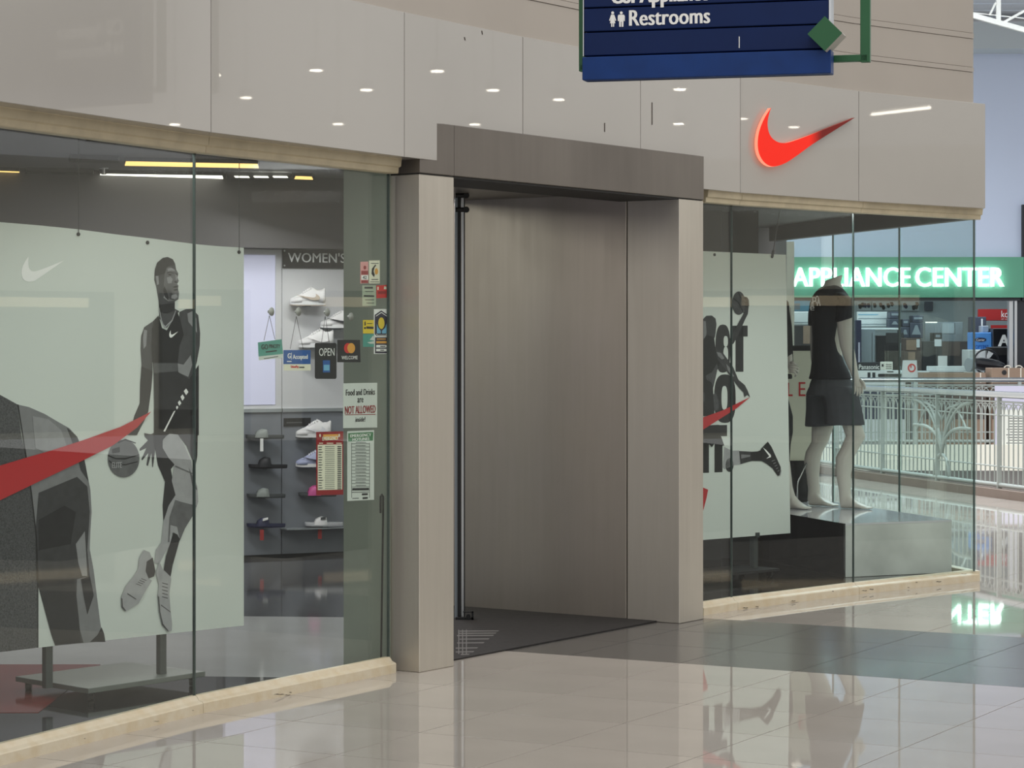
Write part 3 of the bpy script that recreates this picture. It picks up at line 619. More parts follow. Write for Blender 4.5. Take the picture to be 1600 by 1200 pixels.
art('red_sweep', 'ink_red', [[(-60, 745), (0, 727), (40, 715), (75, 705), (125, 689), (187, 667), (235, 643), (213, 668), (175, 696), (125, 721), (62, 751), (0, 781), (-60, 808)]], 7)
mb = MB()
for x, y in ((122, 366), (230, 379), (373, 394)): MB().disc(LP.px(x, y, .0), (LP.n.x, LP.n.y, 0), .008, .005, 12).build('eyelet', 'rubber', lp_o)
for x, y in ((122, 366), (373, 394)):
    q = LP.px(x, y, .004); mb = MB(); mb.tube([q, (q.x, q.y, 2.655)], .0018, 6); mb.build('hanging_wire', 'wire', lp_o)
st = empty('poster_stand', tuple(fp(170, 1055, .004)), 'grey wheeled base plate under the basketball player poster', 'stand')
cs = [fp(x, y, .066) for x, y in ((24, 1057), (138, 1076), (321, 1049), (200, 1034))]
mb = MB(); mb.prism(cs, (0, 0, -.022)); mb.build('base_plate', 'stand_grey', st, bevel=.002)
ctr = sum(cs, Vector())/4
for c in cs:
    q = ctr+(c-ctr)*.86; mb = MB(); mb.disc((q.x-.012, q.y, .0235), (1, 0, 0), .019, .024, 14); mb.box(q.x-.016, q.x+.016, q.y-.012, q.y+.012, .036, .0445); mb.build('caster', 'caster', st)
for x in (82, 260):
    k = LP.uv(x, 1000)[0]; mb = MB(); mb.pbox(LP, k-.018, k+.018, .066, 1.85, -.05, -.0205); mb.build('post', 'stand_post', st, bevel=.002)
# ---------------------------------------------------------------- shoes on the wall
def sneaker(cup, csole, cout, cdet, label, name='sneaker', L=.25):
    r = empty(name, (0, 0, 0), label, 'shoe', 'shoes on the display wall')
    # toe at -x, heel at +x
    st_ = [(-.5, .006, .020), (-.47, .028, .030), (-.38, .042, .042), (-.24, .046, .058), (-.10, .042, .082), (.02, .038, .104), (.14, .036, .112), (.26, .036, .092), (.38, .036, .094), (.46, .030, .106), (.49, .012, .10)]
    def ring(x, hw, h, z0=.022):
        return [(x*L, -hw*L/.26*math.cos(math.pi*j/10), z0+(h*L/.26-z0*0)*math.sin(math.pi*j/10)**.8 if 0 < j < 10 else z0) for j in range(11)]
    mb = MB(); mb.loft([ring(x, hw, h) for x, hw, h in st_]); mb.build('upper', cup, r, smooth=True)
    def sole(z0, z1, gr):
        top = []; n = 24
        for i in range(n):
            a = 2*math.pi*i/n; x = .505*math.cos(a); hw = .042+.006*math.cos(a*1) * -1; top.append((x*L, math.copysign(abs(math.sin(a))**.6, math.sin(a))*(hw+gr)*L/.26, 0))
        f = lambda x: .016*max(0, (-x/L-.25)/.25)**2*L*4*.25
        return [[(x, y, z0+f(x)) for x, y, _ in top], [(x, y, z1+f(x)*.6) for x, y, _ in top]]
    MB().loft(sole(.006, .030, .002)).build('midsole', csole, r); MB().loft(sole(0, .007, .001)).build('outsole', cout, r)
    mb = MB(); mb.loft([[(x*L, hw*L*math.cos(t), z*L+hw*L*.0+dz*L*math.cos(t)) for t in [2*math.pi*i/12 for i in range(12)]] for x, hw, z, dz in ((.20, .02, .47, 0), (.30, .07, .42, 0), (.40, .06, .43, 0), (.46, .02, .46, 0))]); mb.build('collar', cdet, r, smooth=True)
    mb = MB()
    for i in range(5):
        x = (-.14+i*.055)*L; z = (.30+i*.03)*L+.020; mb.tube([(x, -.028, z-.008), (x+.004, 0, z+.006), (x, .028, z-.008)], .0035, 6)
    mb.build('laces', cup if cup != 'shoe_lilac' else 'shoe_white', r)
    mb = MB(); P = swoosh(-.32*L, -.085, .36*L, -.038)
    mb.prism([(-x, -.046*L/.26-.004+.012*max(0, (-y-.05)/.03), -y) for x, y in P], (0, -.0025, 0)); mb.build('side_mark', cdet, r)
    return r
def slide(cs_, cst, label, mark=None, L=.27, tagm=None, lift=0):
    r = empty('slide_sandal', (0, 0, 0), label, 'shoe', 'shoes on the display wall')
    n = 24; o = []
    for i in range(n):
        a = 2*math.pi*i/n; x = .5*math.cos(a); o.append((x*L, math.copysign(abs(math.sin(a))**.65, math.sin(a))*(.044-.006*math.cos(a))))
    up = lambda x: .012*max(0, -x/L-.2)**1.5*8*.35
    mb = MB(); mb.loft([[(x*.97, y*.92, up(x)) for x, y in o], [(x, y, .010+up(x)) for x, y in o], [(x, y, .026+up(x)) for x, y in o], [(x*.95, y*.9, .024+up(x)) for x, y in o]]); mb.build('sole', cs_, r)
    mb = MB(); m_ = 13; rings = []
    for th in (0, .0045):
        for fx, zf in ((-.26, .78), (-.17, 1.0), (-.05, 1.06), (.08, .95)):
            rings.append([(fx*L+.045*L*math.sin(u)*(1 if fx < -.1 else -.6), -(.048-th)*math.cos(u), .010+(.056+lift-th)*zf*math.sin(u)**.7) for u in [math.pi*i/(m_-1) for i in range(m_)]])
    rings = rings[:4]+rings[:3:-1]; vs = [q for g in rings for q in g]; fs = []
    for q in range(8):
        for i in range(m_-1): fs.append((q*m_+i, q*m_+i+1, ((q+1) % 8)*m_+i+1, ((q+1) % 8)*m_+i))
    mb.add(vs, fs)
    so = mb.build('strap', cst, r, smooth=True)
    if mark:
        mb = MB(); mb.prism([(-.02*L-.02, -.037, .064+lift), (-.02*L+.016, -.037, .072+lift), (-.02*L+.016, -.037, .060+lift), (-.02*L-.02, -.037, .052+lift)], (0, -.012, -.004)); mb.build('strap_mark', mark, so)
    if tagm:
        mb = MB(); mb.box(-.035, -.013, -.049, -.047, -.085, .004) if tagm == 'white_print' else mb.box(-.045, -.018, -.045, -.043, -.085, -.012); mb.build('price_tag', tagm, r)
    return r
swa = math.atan2(SW.d.y, SW.d.x)
def on_wall(o, px, py, off=.075):
    """hang the shoe so that its sole is at pixel row py, with a little clear shelf below"""
    q = SW.px(px, py, off); o.location = q; o.rotation_euler = (0, 0, swa-.30)
    k, z = SW.uv(px, py); mb = MB(); mb.pbox(SW, k-.015, k+.015, q.z-.0065, q.z-.0005, -.002, off+.02); mb.build('shoe_bracket', 'shelf_clear', sw)
on_wall(sneaker('shoe_white', 'shoe_sole', 'shoe_tan', 'shoe_tan', 'all-white sneaker on the top row of the white niche'), 475, 478)
on_wall(sneaker('shoe_white', 'shoe_black', 'shoe_black', 'shoe_black', 'white sneaker with black sole, mostly hidden behind the grey return wall'), 562, 474)
on_wall(sneaker('shoe_white', 'shoe_sole', 'shoe_black', 'shoe_black', 'white sneaker with thin black outsole above the OPEN sign'), 522, 514)
on_wall(sneaker('shoe_white', 'shoe_sole', 'shoe_sole', 'shoe_white', 'white sneaker just above the blue hanging sign'), 488, 543)
on_wall(sneaker('shoe_white', 'shoe_sole', 'shoe_black', 'shoe_silver', 'pale sneaker below the small dark label strip'), 484, 684)
on_wall(sneaker('shoe_lilac', 'shoe_white', 'sole_navy', 'sole_navy', 'lilac blue sneaker behind the red bordered card'), 484, 730)
on_wall(slide('shoe_dgrey', 'shoe_grey', 'dark slide sandal with pale strap and a white hanging tag', tagm='white_print'), 408, 685)
on_wall(slide('shoe_black', 'shoe_black', 'black slide sandal, second from the top of the left column', lift=.012), 413, 731)
on_wall(slide('shoe_dgrey', 'shoe_grey', 'grey green slide sandal, third from the top of the left column'), 410, 777)
on_wall(slide('shoe_navy', 'shoe_navy', 'navy slide sandal at the bottom of the left column', 'white_print', tagm='tag_red'), 410, 823)
on_wall(slide('shoe_dgrey', 'shoe_pink', 'slide sandal with pink strap below the lilac sneaker', lift=.012), 490, 775)
on_wall(slide('shoe_silver', 'shoe_white', 'white slide sandal on the thin shelf at the bottom of the right column', 'shoe_dgrey', tagm='tag_red'), 500, 821)
k, z = SW.uv(500, 822.5); mb = MB(); mb.pbox(SW, k-.30, k+.25, z-.008, z-.001, 0, .14); mb.build('glass_shelf', 'shelf_clear', sw)
# ---------------------------------------------------------------- signs and stickers on the left glass
G2 = Plane(GL[1], GL[2]-GL[1])
OI = -.0125
def gq(mb, pts, off, dep=.0008): return ppoly(mb, G2, pts, off, dep)
def rquad(x0, x1, y0, y1, t=0):
    """upright sheet given by its pixel corners; t = right side lift in pixels"""
    return [(x0, y0), (x1, y0-t), (x1, y1-t), (x0, y1)]
def sheet(name, label, cat, pts, m, group=None):
    x = sum(p[0] for p in pts)/len(pts); y = max(p[1] for p in pts)
    e = empty(name, tuple(G2.px(x, y, OI)), label, cat, group); gq(MB(), pts, OI, .0015).build('sheet', m, e); return e
def put(e, name, m, polys, lay=1):
    if len(polys) <= 4:
        for P in polys: o = gq(MB(), P, OI+.0009*lay, .0006).build(name, m, e)
        return o
    mb = MB()
    for P in polys: gq(mb, P, OI+.0009*lay, .0006)
    return tag(mb.build(name, m, e), kind='stuff')
def word(e, name, m, s, x0, x1, y0, y1, lay=1, bold=.008):
    return tpx(MB(), G2, s, x0, x1, y0, y1, OI+.0009*lay, bold).build(name, m, e)
def cup(e, x, y):
    q = G2.px(x, y, OI+.001); mb = MB(); mb.loft([[tuple(q+Vector((G2.d.x*math.cos(a)*r*1.0-G2.n.x*o, G2.d.y*math.cos(a)*r-G2.n.y*o, math.sin(a)*r))) for a in [i*math.pi/8 for i in range(16)]] for r, o in ((.019, 0), (.017, .004), (.007, .008), (.006, .018))]); mb.build('suction_cup', 'cup', e, smooth=True)
def cords(e, top, ends):
    for x, y in ends:
        mb = MB(); mb.tube([G2.px(*top, OI-.008), G2.px(x, y, OI-.003)], .0012, 5); mb.build('cord', 'wire', e)
hs = sheet('hanging_sign', 'teal payment sign hanging crooked from a suction cup', 'sign', [(407, 535), (444, 530), (446, 553), (408, 557)], 'sign_teal')
put(hs, 'footer', 'poster_white', [[(408, 557), (446, 553), (446, 559), (408, 563)]], .2)
word(hs, 'lettering', 'ink_46', 'GO', 412, 422, 538, 546, bold=.03); word(hs, 'lettering', 'ink_46', 'PINCITY', 424, 441, 538, 544, bold=.02); put(hs, 'small_print', 'ink_46', [[(419, 549), (436, 547), (436, 549), (419, 551)], [(416, 560), (438, 556.5), (438, 557.5), (416, 561)]])
cords(hs, (427, 493), ((417, 532), (434, 530))); cup(hs, 428, 487)
hs = sheet('hanging_sign', 'blue sign reading Accepted hanging from a suction cup', 'sign', [(447, 547), (489, 547), (489, 569), (447, 569)], 'sign_blue')
put(hs, 'footer', 'cream_paper', [[(447, 569), (489, 569), (489, 579), (447, 579)]], .2)
word(hs, 'lettering', 'white_print', 'G', 453, 457.5, 552, 560, bold=.03); put(hs, 'divider', 'white_print', [[(458.6, 551), (459.2, 551), (459.2, 562), (458.6, 562)]]); word(hs, 'lettering', 'white_print', 'Accepted', 461, 484, 554, 563, bold=.02); put(hs, 'small_print', 'white_print', [[(452, 564), (459, 564), (459, 565.5), (452, 565.5)]])
word(hs, 'footer_lettering', 'sticker_red', 'UnionPay', 458, 470, 571, 576, bold=.04); put(hs, 'small_print', 'ink_60', [[(471, 573), (479, 573), (479, 575), (471, 575)]])
cords(hs, (469, 494), ((458, 545), (478, 545))); cup(hs, 470, 487)
hs = sheet('hanging_sign', 'black sign reading OPEN hanging from a suction cup', 'sign', [(497, 536), (528, 536), (529.5, 538), (529.5, 590), (528, 592), (498, 592), (496, 590), (496, 538)], 'sign_black')
word(hs, 'lettering', 'white_print', 'OPEN', 502, 526, 544, 556, bold=.0); put(hs, 'blue_picture', 'sign_blue', [[(508, 563), (519, 563), (519, 582), (508, 582)]]); put(hs, 'picture_light', 'sky_blue', [[(509, 570), (518, 570), (518, 579), (509, 579)]], 2)
cords(hs, (514, 494), ((507, 535), (519, 535))); cup(hs, 515, 488)
ws = sheet('card_sign', 'black card reading WELCOME with a red and an amber disc', 'sign', [(531, 531), (566, 531), (567, 566), (531, 566)], 'sign_black')
circ = lambda x, y, rx, ry, n=20: [(x+rx*math.cos(2*math.pi*i/n), y+ry*math.sin(2*math.pi*i/n)) for i in range(n)]
put(ws, 'red_disc', 'sticker_red', [circ(547, 544, 6, 8)]); put(ws, 'amber_disc', 'orange', [circ(552, 544, 6, 8)], 1.6)
word(ws, 'lettering', 'white_print', 'WELCOME', 537, 562, 556, 561.5, bold=.01); cup(ws, 552, 495)
e = sheet('sticker', 'pink sticker with red panels at the top of the glass sticker cluster', 'sticker', rquad(567, 579, 409, 443, .5), 'sticker_pink'); put(e, 'print', 'dark_red', [[(568, 423), (578.5, 423), (578.5, 429), (568, 429)], [(568, 438), (578.5, 438), (578.5, 442), (568, 442)], circ(573.5, 418, 2.2, 3)]); put(e, 'panel', 'white_print', [[(568, 430), (578.5, 430), (578.5, 437), (568, 437)]]); word(e, 'lettering', 'ink_34', '42', 570, 576, 431, 436, 2, .03)
e = sheet('sticker', 'cream sticker with a black and gold crescent emblem', 'sticker', rquad(580.5, 597, 407, 443, .3), 'cream_paper'); put(e, 'crescent', 'ink_22', [[(590, 413), (584.5, 420), (584, 428), (588, 433), (589, 429), (587, 424), (588.5, 418), (591, 415)]]); put(e, 'disc', 'orange', [circ(591.5, 424, 2.6, 5)], 1.2); put(e, 'small_print', 'ink_74', [[(583, 411), (595, 411), (595, 412), (583, 412)], [(584, 436), (594, 436), (594, 437.2), (584, 437.2)], [(582, 440), (596, 440), (596, 440.8), (582, 440.8)]])
e = sheet('sticker', 'pale green notice sticker left of the red sticker', 'sticker', rquad(570, 591, 446, 478, .3), 'sticker_green'); put(e, 'print', 'ink_60', [[(573, 448), (586, 448), (586, 451), (573, 451)], [(572, 461), (588, 461.5), (588, 464), (572, 463.5)], [(574, 455), (587, 455), (587, 456), (574, 456)], [(574, 468), (588, 468), (588, 469), (574, 469)], [(576, 473), (588, 473), (588, 474), (576, 474)]])
e = sheet('sticker', 'red sticker beside the steel pillar, above the navy badge', 'sticker', rquad(592, 608, 446, 466, .8), 'sticker_red'); put(e, 'print', 'dark_red', [[(594, 455), (606, 454.5), (606, 459), (594, 459.5)]]); put(e, 'mark', 'cream_paper', [[(604, 447), (607, 448), (607, 452), (603, 452)], [(593, 448), (595, 448), (595, 453), (593, 453)]])
e = sheet('sticker', 'yellow sticker left of the navy badge', 'sticker', rquad(571, 588, 500, 521, 0), 'sign_yellow'); put(e, 'print', 'ink_46', [[(573, 503), (574.5, 502), (575, 508), (573, 509)], [(572.5, 511), (575, 511), (575, 514), (572.5, 514)], [(576, 510), (587, 510.5), (587, 514), (576, 513.5)], [(577, 505), (585, 505), (585, 506), (577, 506)]])
e = sheet('sticker', 'dull teal sticker with a white sail under the yellow sticker', 'sticker', rquad(571, 589, 522, 542, 0), 'sign_teal'); put(e, 'sail', 'poster_white', [[(587, 524), (588, 532), (581, 531)], [(577, 535), (588, 533), (588, 537), (582, 537)]])
e = sheet('badge_sticker', 'tall white and navy badge with house, yellow disc and blue hands', 'sticker', rquad(588, 609.5, 483, 553, .2), 'white_print')
put(e, 'house', 'ink_navy', [[(589, 492), (599, 485), (609, 492), (609, 522), (606, 525), (592, 525), (589, 522)], [(589.5, 527), (608.5, 527), (608.5, 552), (589.5, 552)]]); put(e, 'outline', 'white_print', [[(590.5, 493.5), (599, 487.5), (607.6, 493.5), (607.6, 494.6), (599, 488.8), (590.5, 494.6)], [(591, 521), (593, 523.5), (605.5, 523.5), (607.5, 521), (607.5, 522), (605.8, 524.3), (592.6, 524.3), (591, 522)]], 2)
put(e, 'yellow_disc', 'sign_yellow', [circ(599, 505, 4.8, 9)], 2); put(e, 'hands', 'sky_blue', [[(592, 506), (594, 512), (598, 517), (598, 521), (592, 521)], [(607, 506), (605, 512), (600, 517), (600, 521), (607, 521)]], 2); put(e, 'label_strip', 'white_print', [[(591, 539), (607, 539), (607, 543), (591, 543)], [(591, 545), (607, 545), (607, 549), (591, 549)]], 2); put(e, 'small_print', 'orange', [[(592, 529), (606, 529), (606, 530.5), (592, 530.5)], [(591, 533), (607, 533), (607, 536.5), (591, 536.5)]], 2); put(e, 'ink', 'ink_22', [[(597, 540.4), (605, 540.4), (605, 541.8), (597, 541.8)], [(597, 546.4), (603, 546.4), (603, 547.8), (597, 547.8)]], 3)
e = sheet('notice', 'white notice reading Food and Drinks are NOT ALLOWED inside!', 'notice', rquad(540, 593, 599, 669, 1.0), 'poster_white')
word(e, 'lettering', 'ink_22', 'Food and Drinks', 544, 589, 608, 617.5, bold=.018); word(e, 'lettering', 'ink_22', 'are', 562, 571, 622, 629, bold=.018); tag(word(e, 'lettering', 'dark_red', 'NOT ALLOWED', 542.5, 590, 634, 646, bold=.018), 'red lettering'); put(e, 'underline', 'dark_red', [[(543, 647.6), (590, 647), (590, 648), (543, 648.6)]]); word(e, 'lettering', 'ink_22', 'inside!', 559, 574, 651.5, 659, bold=.018)
e = sheet('hotline_card', 'cream number card with red border and title beside the green notice', 'notice', rquad(498, 540, 675, 774, 1.0), 'dark_red')
put(e, 'paper', 'cream_paper', [[(500, 695), (538, 694.4), (538, 765), (500, 766)]]); put(e, 'title_glow', 'orange', [[(508, 679), (532, 678.5), (530, 687), (510, 687.5)]]); word(e, 'title', 'cream_paper', 'EMERGENCY', 507, 532, 682, 688, 2, .03); put(e, 'column_head', 'cream_paper', [[(502, 692), (508, 692), (508, 693.3), (502, 693.3)], [(514, 692), (524, 692), (524, 693.3), (514, 693.3)], [(529, 692), (537, 692), (537, 693.3), (529, 693.3)]]); put(e, 'figure', 'cream_paper', [circ(503.5, 680.5, 1.2, 2.6, 10), circ(533.5, 680.5, 1.2, 2.6, 10)])
put(e, 'print_rows', 'ink_74', [[(501, y), (501+random.uniform(4, 9), y), (501+5, y+1.3), (501, y+1.3)] for y in range(698, 764, 4)]+[[(530.5, y), (536.5, y), (536.5, y+1.7), (530.5, y+1.7)] for y in range(697, 764, 3)], 2)
put(e, 'print_column', 'grey_text', [[(511, y), (526, y), (526, y+.8), (511, y+.8)] for y in range(697, 764, 3)], 2)
e = sheet('hotline_notice', 'white and green notice reading EMERGENCY HOTLINES', 'notice', rquad(546.5, 588, 674, 783, 2.0), 'poster_white')
put(e, 'title_band', 'sign_green', [[(547.5, 677), (586.5, 675), (586, 688.5), (547.5, 690)]]); word(e, 'title', 'white_print', 'EMERGENCY', 550.5, 583, 678, 682.5, 2, .02); word(e, 'title', 'white_print', 'HOTLINES', 554, 580, 684, 688.3, 2, .02)
put(e, 'rows', 'grey_text', [[(553, y), (581, y-.3), (581, y+.5), (553, y+.8)] for y in [693+i*5.2 for i in range(15)]]+[[(558+random.uniform(0, 3), y), (576-random.uniform(0, 3), y), (576, y+1.2), (559, y+1.2)] for y in [690.5+i*5.2 for i in range(14)]]+[[(552.6, 692), (553.2, 692), (553.2, 778), (552.6, 778)], [(580.6, 692), (581.2, 692), (581.2, 778), (580.6, 778)]]); put(e, 'bottom_print', 'ink_46', [[(554, 763), (580, 762.4), (580, 766), (554, 766.6)], [(553, 769), (580, 768.6), (580, 769.4), (553, 769.8)], [(569, 771), (578, 770.8), (578, 773.6), (569, 774)], [(570, 777), (578, 776.6), (578, 779.4), (570, 780)], [(554, 778.5), (564, 778), (564, 779), (554, 779.5)]])
# pull rod on the glass by the pillar
mb = MB(); a = G2.px(604.5, 775, -.03); b = G2.px(604, 1030, -.03); L_ = .010
q0 = G2.px(603, 775, -.03); q1 = G2.px(607.5, 775, -.03)
mb.tube([G2.px(603.2, 802, -.03), G2.px(603.2, 776, -.03), G2.px(605.2, 773, -.03), G2.px(607.2, 776, -.03), G2.px(607.2, 800, -.03), G2.px(604, 1031, -.03)], .005, 6)
tag(mb.build('window_rod', 'rubber'), 'thin dark rod with looped top standing by the return wall', 'rod')
# ---------------------------------------------------------------- right window
rf = empty('floor', (2.0, 15.5, 0), 'black glossy display floor of the right window', kind='structure')
zone('display_floor', 'black_floor', [tuple(p+Vector((-.015, .03))) for p in [P3(2.64, .14, 0).xy, *GR]]+[tuple(SG[3]), (.9, 19.1), (.5, 16.2), tuple(P3(2.47, 1.62, 0).xy), tuple(P3(2.47, .36, 0).xy)], .045, rf)
mb = MB(); mb.prism([tuple(P3(2.47, .36, 2.40))]+[(p.x-n.x*.03, p.y-n.y*.03, 2.40) for p, n in line(GR)]+[(SG[3].x, SG[3].y, 2.40), (2.06, 19.3, 2.40), (.6, 19.3, 2.40), tuple(P3(2.47, 1.62, 2.40))], (0, 0, .06)); tag(mb.build('ceiling', 'grey_ceiling'), 'grey ceiling of the right display window', kind='structure')
mb = MB(); mb.prism([P3(2.464, .36, .0), P3(2.60, .36, .0), P3(2.60, 1.66, 0), P3(2.464, 1.66, 0)], (0, 0, 2.40)); tag(mb.build('wall_portal_back', 'black_wall'), 'dark wall behind the steel side wall', kind='structure')
def fr(name, m, x0, x1, Y, z0, z1, label, th=.08):
    mb = MB(); mb.box((x0-800)/F*Y, (x1-800)/F*Y, Y, Y+th, z0, z1); return tag(mb.build(name, m), label, kind='structure')
fr('wall_display_left', 'black_wall', 1040, 1127, 16.6, .045, 2.40, 'black wall panel behind the right poster')
fr('wall_display_strip', 'mid_wall', 1126, 1144, 16.75, .045, 2.40, 'grey strip between black wall panels')
fr('wall_display_right', 'black_wall', 1143, 1185, 16.6, .045, 2.40, 'black wall panel right of the grey strip')
fr('wall_display_back', 'mid_wall', 1100, 1229, 19.15, .045, 2.40, 'grey wall at the back of the right window')
fr('wall_column', 'slab_cream', 1227.5, 1241, 19.3, 0, 2.3, 'white column at the far end of the side window')
RP = Plane((1.754, 15.6), (.741, .672))
rp = empty('poster_board', tuple(RP.pt(-.5, .307, 0)), 'white poster with dark block letters, a jumping player and a red sweep', 'poster')
kr0, zr0 = RP.uv(1235, 833); kr1, zr1 = RP.uv(1228, 398); kl0, zl0 = RP.uv(1040, 848); kl1, zl1 = RP.uv(1040, 389)
kn = RP.uv(1183, 836)[0]
mb = MB(); mb.prism([RP.pt(kr0, zr0), RP.pt(kr1, zr1), RP.pt(kl1, 2.072), RP.pt(kl0, zr0)], Vector((-RP.n.x, -RP.n.y, 0))*.008); mb.build('board', 'poster_white', rp)
r1 = lambda L: [(1090+x/6, 440+y/6) for x, y in L]
r2 = lambda L: [(1090+x/6, 620+y/6) for x, y in L]
R = lambda name, m, polys, lay: art(name, m, polys, lay, RP, rp)
def supel(cx, cy, rx, ry, e=.75, n=28):
    return [(cx+rx*math.copysign(abs(math.cos(a))**e, math.cos(a)), cy+ry*math.copysign(abs(math.sin(a))**e, math.sin(a))) for a in [2*math.pi*i/n for i in range(n)]]
R('letter', 'ink_46', [r1(supel(236, 628, 70, 226))], 0); R('letter_hole', 'poster_white', [r1(supel(262, 560, 20, 50)), r1(supel(262, 690, 22, 80))], 1)
R('letter', 'ink_46', [r1([(355, 415), (428, 415), (428, 845), (355, 845)]), r1([(315, 414), (468, 412), (468, 515), (315, 517)])], 0)
R('letter', 'ink_34', [r1(supel(255, 1097, 101, 228))], 0); R('letter_hole', 'poster_white', [r1(supel(250, 1090, 28, 112))], 1)
R('letter', 'ink_34', [r2([(20, 440), (105, 440), (105, 712), (20, 714)]), r2([(158, 400), (232, 398), (232, 706), (158, 708)]), r2([(40, 268), (275, 264), (275, 368), (40, 372)])], 0)
R('letter', 'ink_46', [r2(supel(298, 640, 38, 64, 1))], 0)
R('player_skin', 'ink_60', [r1([(455, 148), (472, 165), (479, 195), (470, 300), (440, 360), (392, 470), (335, 580), (300, 605), (288, 560), (330, 480), (378, 390), (428, 300), (442, 220)]), r1([(50, 350), (80, 320), (130, 318), (165, 345), (175, 400), (166, 480), (160, 520), (130, 560), (180, 640), (230, 660), (330, 800), (380, 920), (440, 970), (466, 1020), (491, 1085), (462, 1062), (436, 1086), (428, 1040), (380, 990), (300, 880), (230, 790), (185, 730), (40, 740), (40, 350)])], 2)
R('player_light', 'ink_130', [r1([(52, 370), (72, 370), (80, 470), (70, 560), (52, 540)]), r1([(175, 660), (215, 668), (250, 720), (225, 730), (190, 700)]), r1([(265, 770), (300, 810), (340, 890), (325, 890), (280, 830)])], 3)
R('singlet', 'ink_22', [r1([(40, 560), (80, 500), (150, 520), (165, 640), (185, 730), (205, 765), (180, 830), (165, 900), (140, 1000), (155, 1260), (40, 1260)])], 4)
R('singlet_pattern', 'ink_heather', [r1([(70, 880), (130, 850), (175, 770), (185, 800), (165, 890), (140, 980), (120, 940), (80, 920)]), r1([(140, 1060), (165, 1040), (195, 1130), (190, 1200), (150, 1210)]), r1([(42, 1040), (60, 1040), (62, 1120), (42, 1130)])], 5)
R('shorts', 'ink_22', [r2([(40, 270), (195, 262), (205, 340), (245, 455), (215, 460), (160, 430), (130, 472), (105, 445), (40, 455)])], 4)
R('leg_print', 'ink_170', [r2([(250, 470), (320, 505), (390, 503), (402, 635), (340, 642), (250, 680), (235, 660)])], 0)
R('leg_dark', 'ink_60', [r2([(388, 508), (500, 514), (504, 602), (400, 632)])], 1); R('leg_shine', 'ink_130', [r2([(405, 540), (490, 545), (490, 560), (405, 580)])], 2)
R('sock', 'ink_34', [r2([(498, 515), (560, 512), (592, 498), (615, 560), (605, 602), (500, 602)])], 2)
R('shoe_print', 'ink_34', [r2([(588, 490), (655, 420), (690, 470), (740, 580), (776, 660), (772, 735), (748, 742), (700, 670), (640, 625), (598, 602)])], 3)
R('shoe_swoosh', 'white_print', [r2([(608, 475), (640, 500), (682, 545), (684, 565), (640, 580), (668, 556), (640, 520)])], 4); R('shoe_lace', 'ink_150', [r2([(690+i*14, 600+i*24), (720+i*10, 590+i*24), (722+i*10, 594+i*24), (692+i*14, 606+i*24)]) for i in range(5)]+[r2([(762, 735), (778, 680), (782, 690), (772, 740)])], 4)
R('ball_print', 'ink_74', [r1(supel(383, 202, 62, 110, 1))], 3); R('ball_seam', 'ink_34', [r1([(330, 150), (380, 190), (430, 290), (424, 294), (374, 196), (328, 158)]), r1([(380, 95), (410, 160), (440, 190), (436, 196), (404, 166), (374, 96)])], 4)
R('hand_print', 'ink_46', [r1([(432, 140), (458, 146), (474, 170), (478, 230), (450, 240), (446, 180)])], 5)
R('red_sweep', 'ink_red', [[(1060, 668), (1098, 652), (1130, 640.5), (1171, 620.5), (1150, 638), (1120, 657), (1098, 671), (1060, 694)], [(1060, 760), (1098, 762), (1105.5, 765), (1103, 778), (1098, 797), (1060, 850)]], 6)
mb = MB()
for x, y in ((1116, 398), (1206, 401)): MB().disc(RP.px(x, y), (RP.n.x, RP.n.y, 0), .009, .006, 12).build('eyelet', 'rubber', rp)
q = RP.px(1206, 401, .004); mb = MB(); mb.tube([q, pd(1208.5, 391, q.y)], .008, 6); mb.tube([pd(1208.5, 391, q.y), pd(1218, 331, q.y)], .003, 6); mb.build('hanging_wire', 'wire', rp)
for k in (RP.uv(1183, 836)[0], RP.uv(1062, 836)[0]):
    mb = MB(); mb.pbox(RP, k-.016, k+.016, .10, 1.9, -.05, -.0095); mb.pbox(RP, k-.016, k+.016, zr0-.01, zr0+.02, -.05, .008); mb.build('post', 'stand_post', rp)
mb = MB(); mb.pbox(RP, RP.uv(1050, 836)[0], RP.uv(1200, 836)[0], .085, .10, -.22, .10); mb.build('base_plate', 'rubber', rp)
mb = MB()
for k in (RP.uv(1062, 836)[0], RP.uv(1190, 836)[0]):
    for o_ in (.06, -.18): mb.disc(RP.pt(k, .066, o_), (RP.d.x, RP.d.y, 0), .02, .02, 12)
mb.build('caster', 'caster', rp)
# plinth
PL_, PR_ = Vector((2.08, 15.37)), Vector((2.80, 15.69)); PB = Vector((-.285, .9585)); PZ = .382; DEP = 2.25
pt_ = empty('display_plinth', (2.2, 16.4, .046), 'low mottled grey plinth with glossy top and black left side carrying the mannequins', 'plinth')
a, b, c, d = PL_, PR_, PR_+PB*DEP, PL_+PB*DEP
mb = MB(); mb.hexa([(p.x, p.y, .046) for p in (a, b, c, d)], [(p.x, p.y, PZ-.012) for p in (a, b, c, d)]); mb.build('body', 'plinth_front', pt_, bevel=.002)
mb = MB(); mb.hexa([(p.x, p.y, PZ-.0118) for p in (a, b, c, d)], [(p.x, p.y, PZ) for p in (a, b, c, d)]); mb.build('top', 'plinth_top', pt_)
n = Vector((-PB.y, PB.x)); mb = MB(); mb.hexa([(p.x, p.y, .046) for p in (a+n*.001, d+n*.001, d+n*.012, a+n*.012)], [(p.x, p.y, PZ) for p in (a+n*.001, d+n*.001, d+n*.012, a+n*.012)]); mb.build('side_cladding', 'plinth_black', pt_)
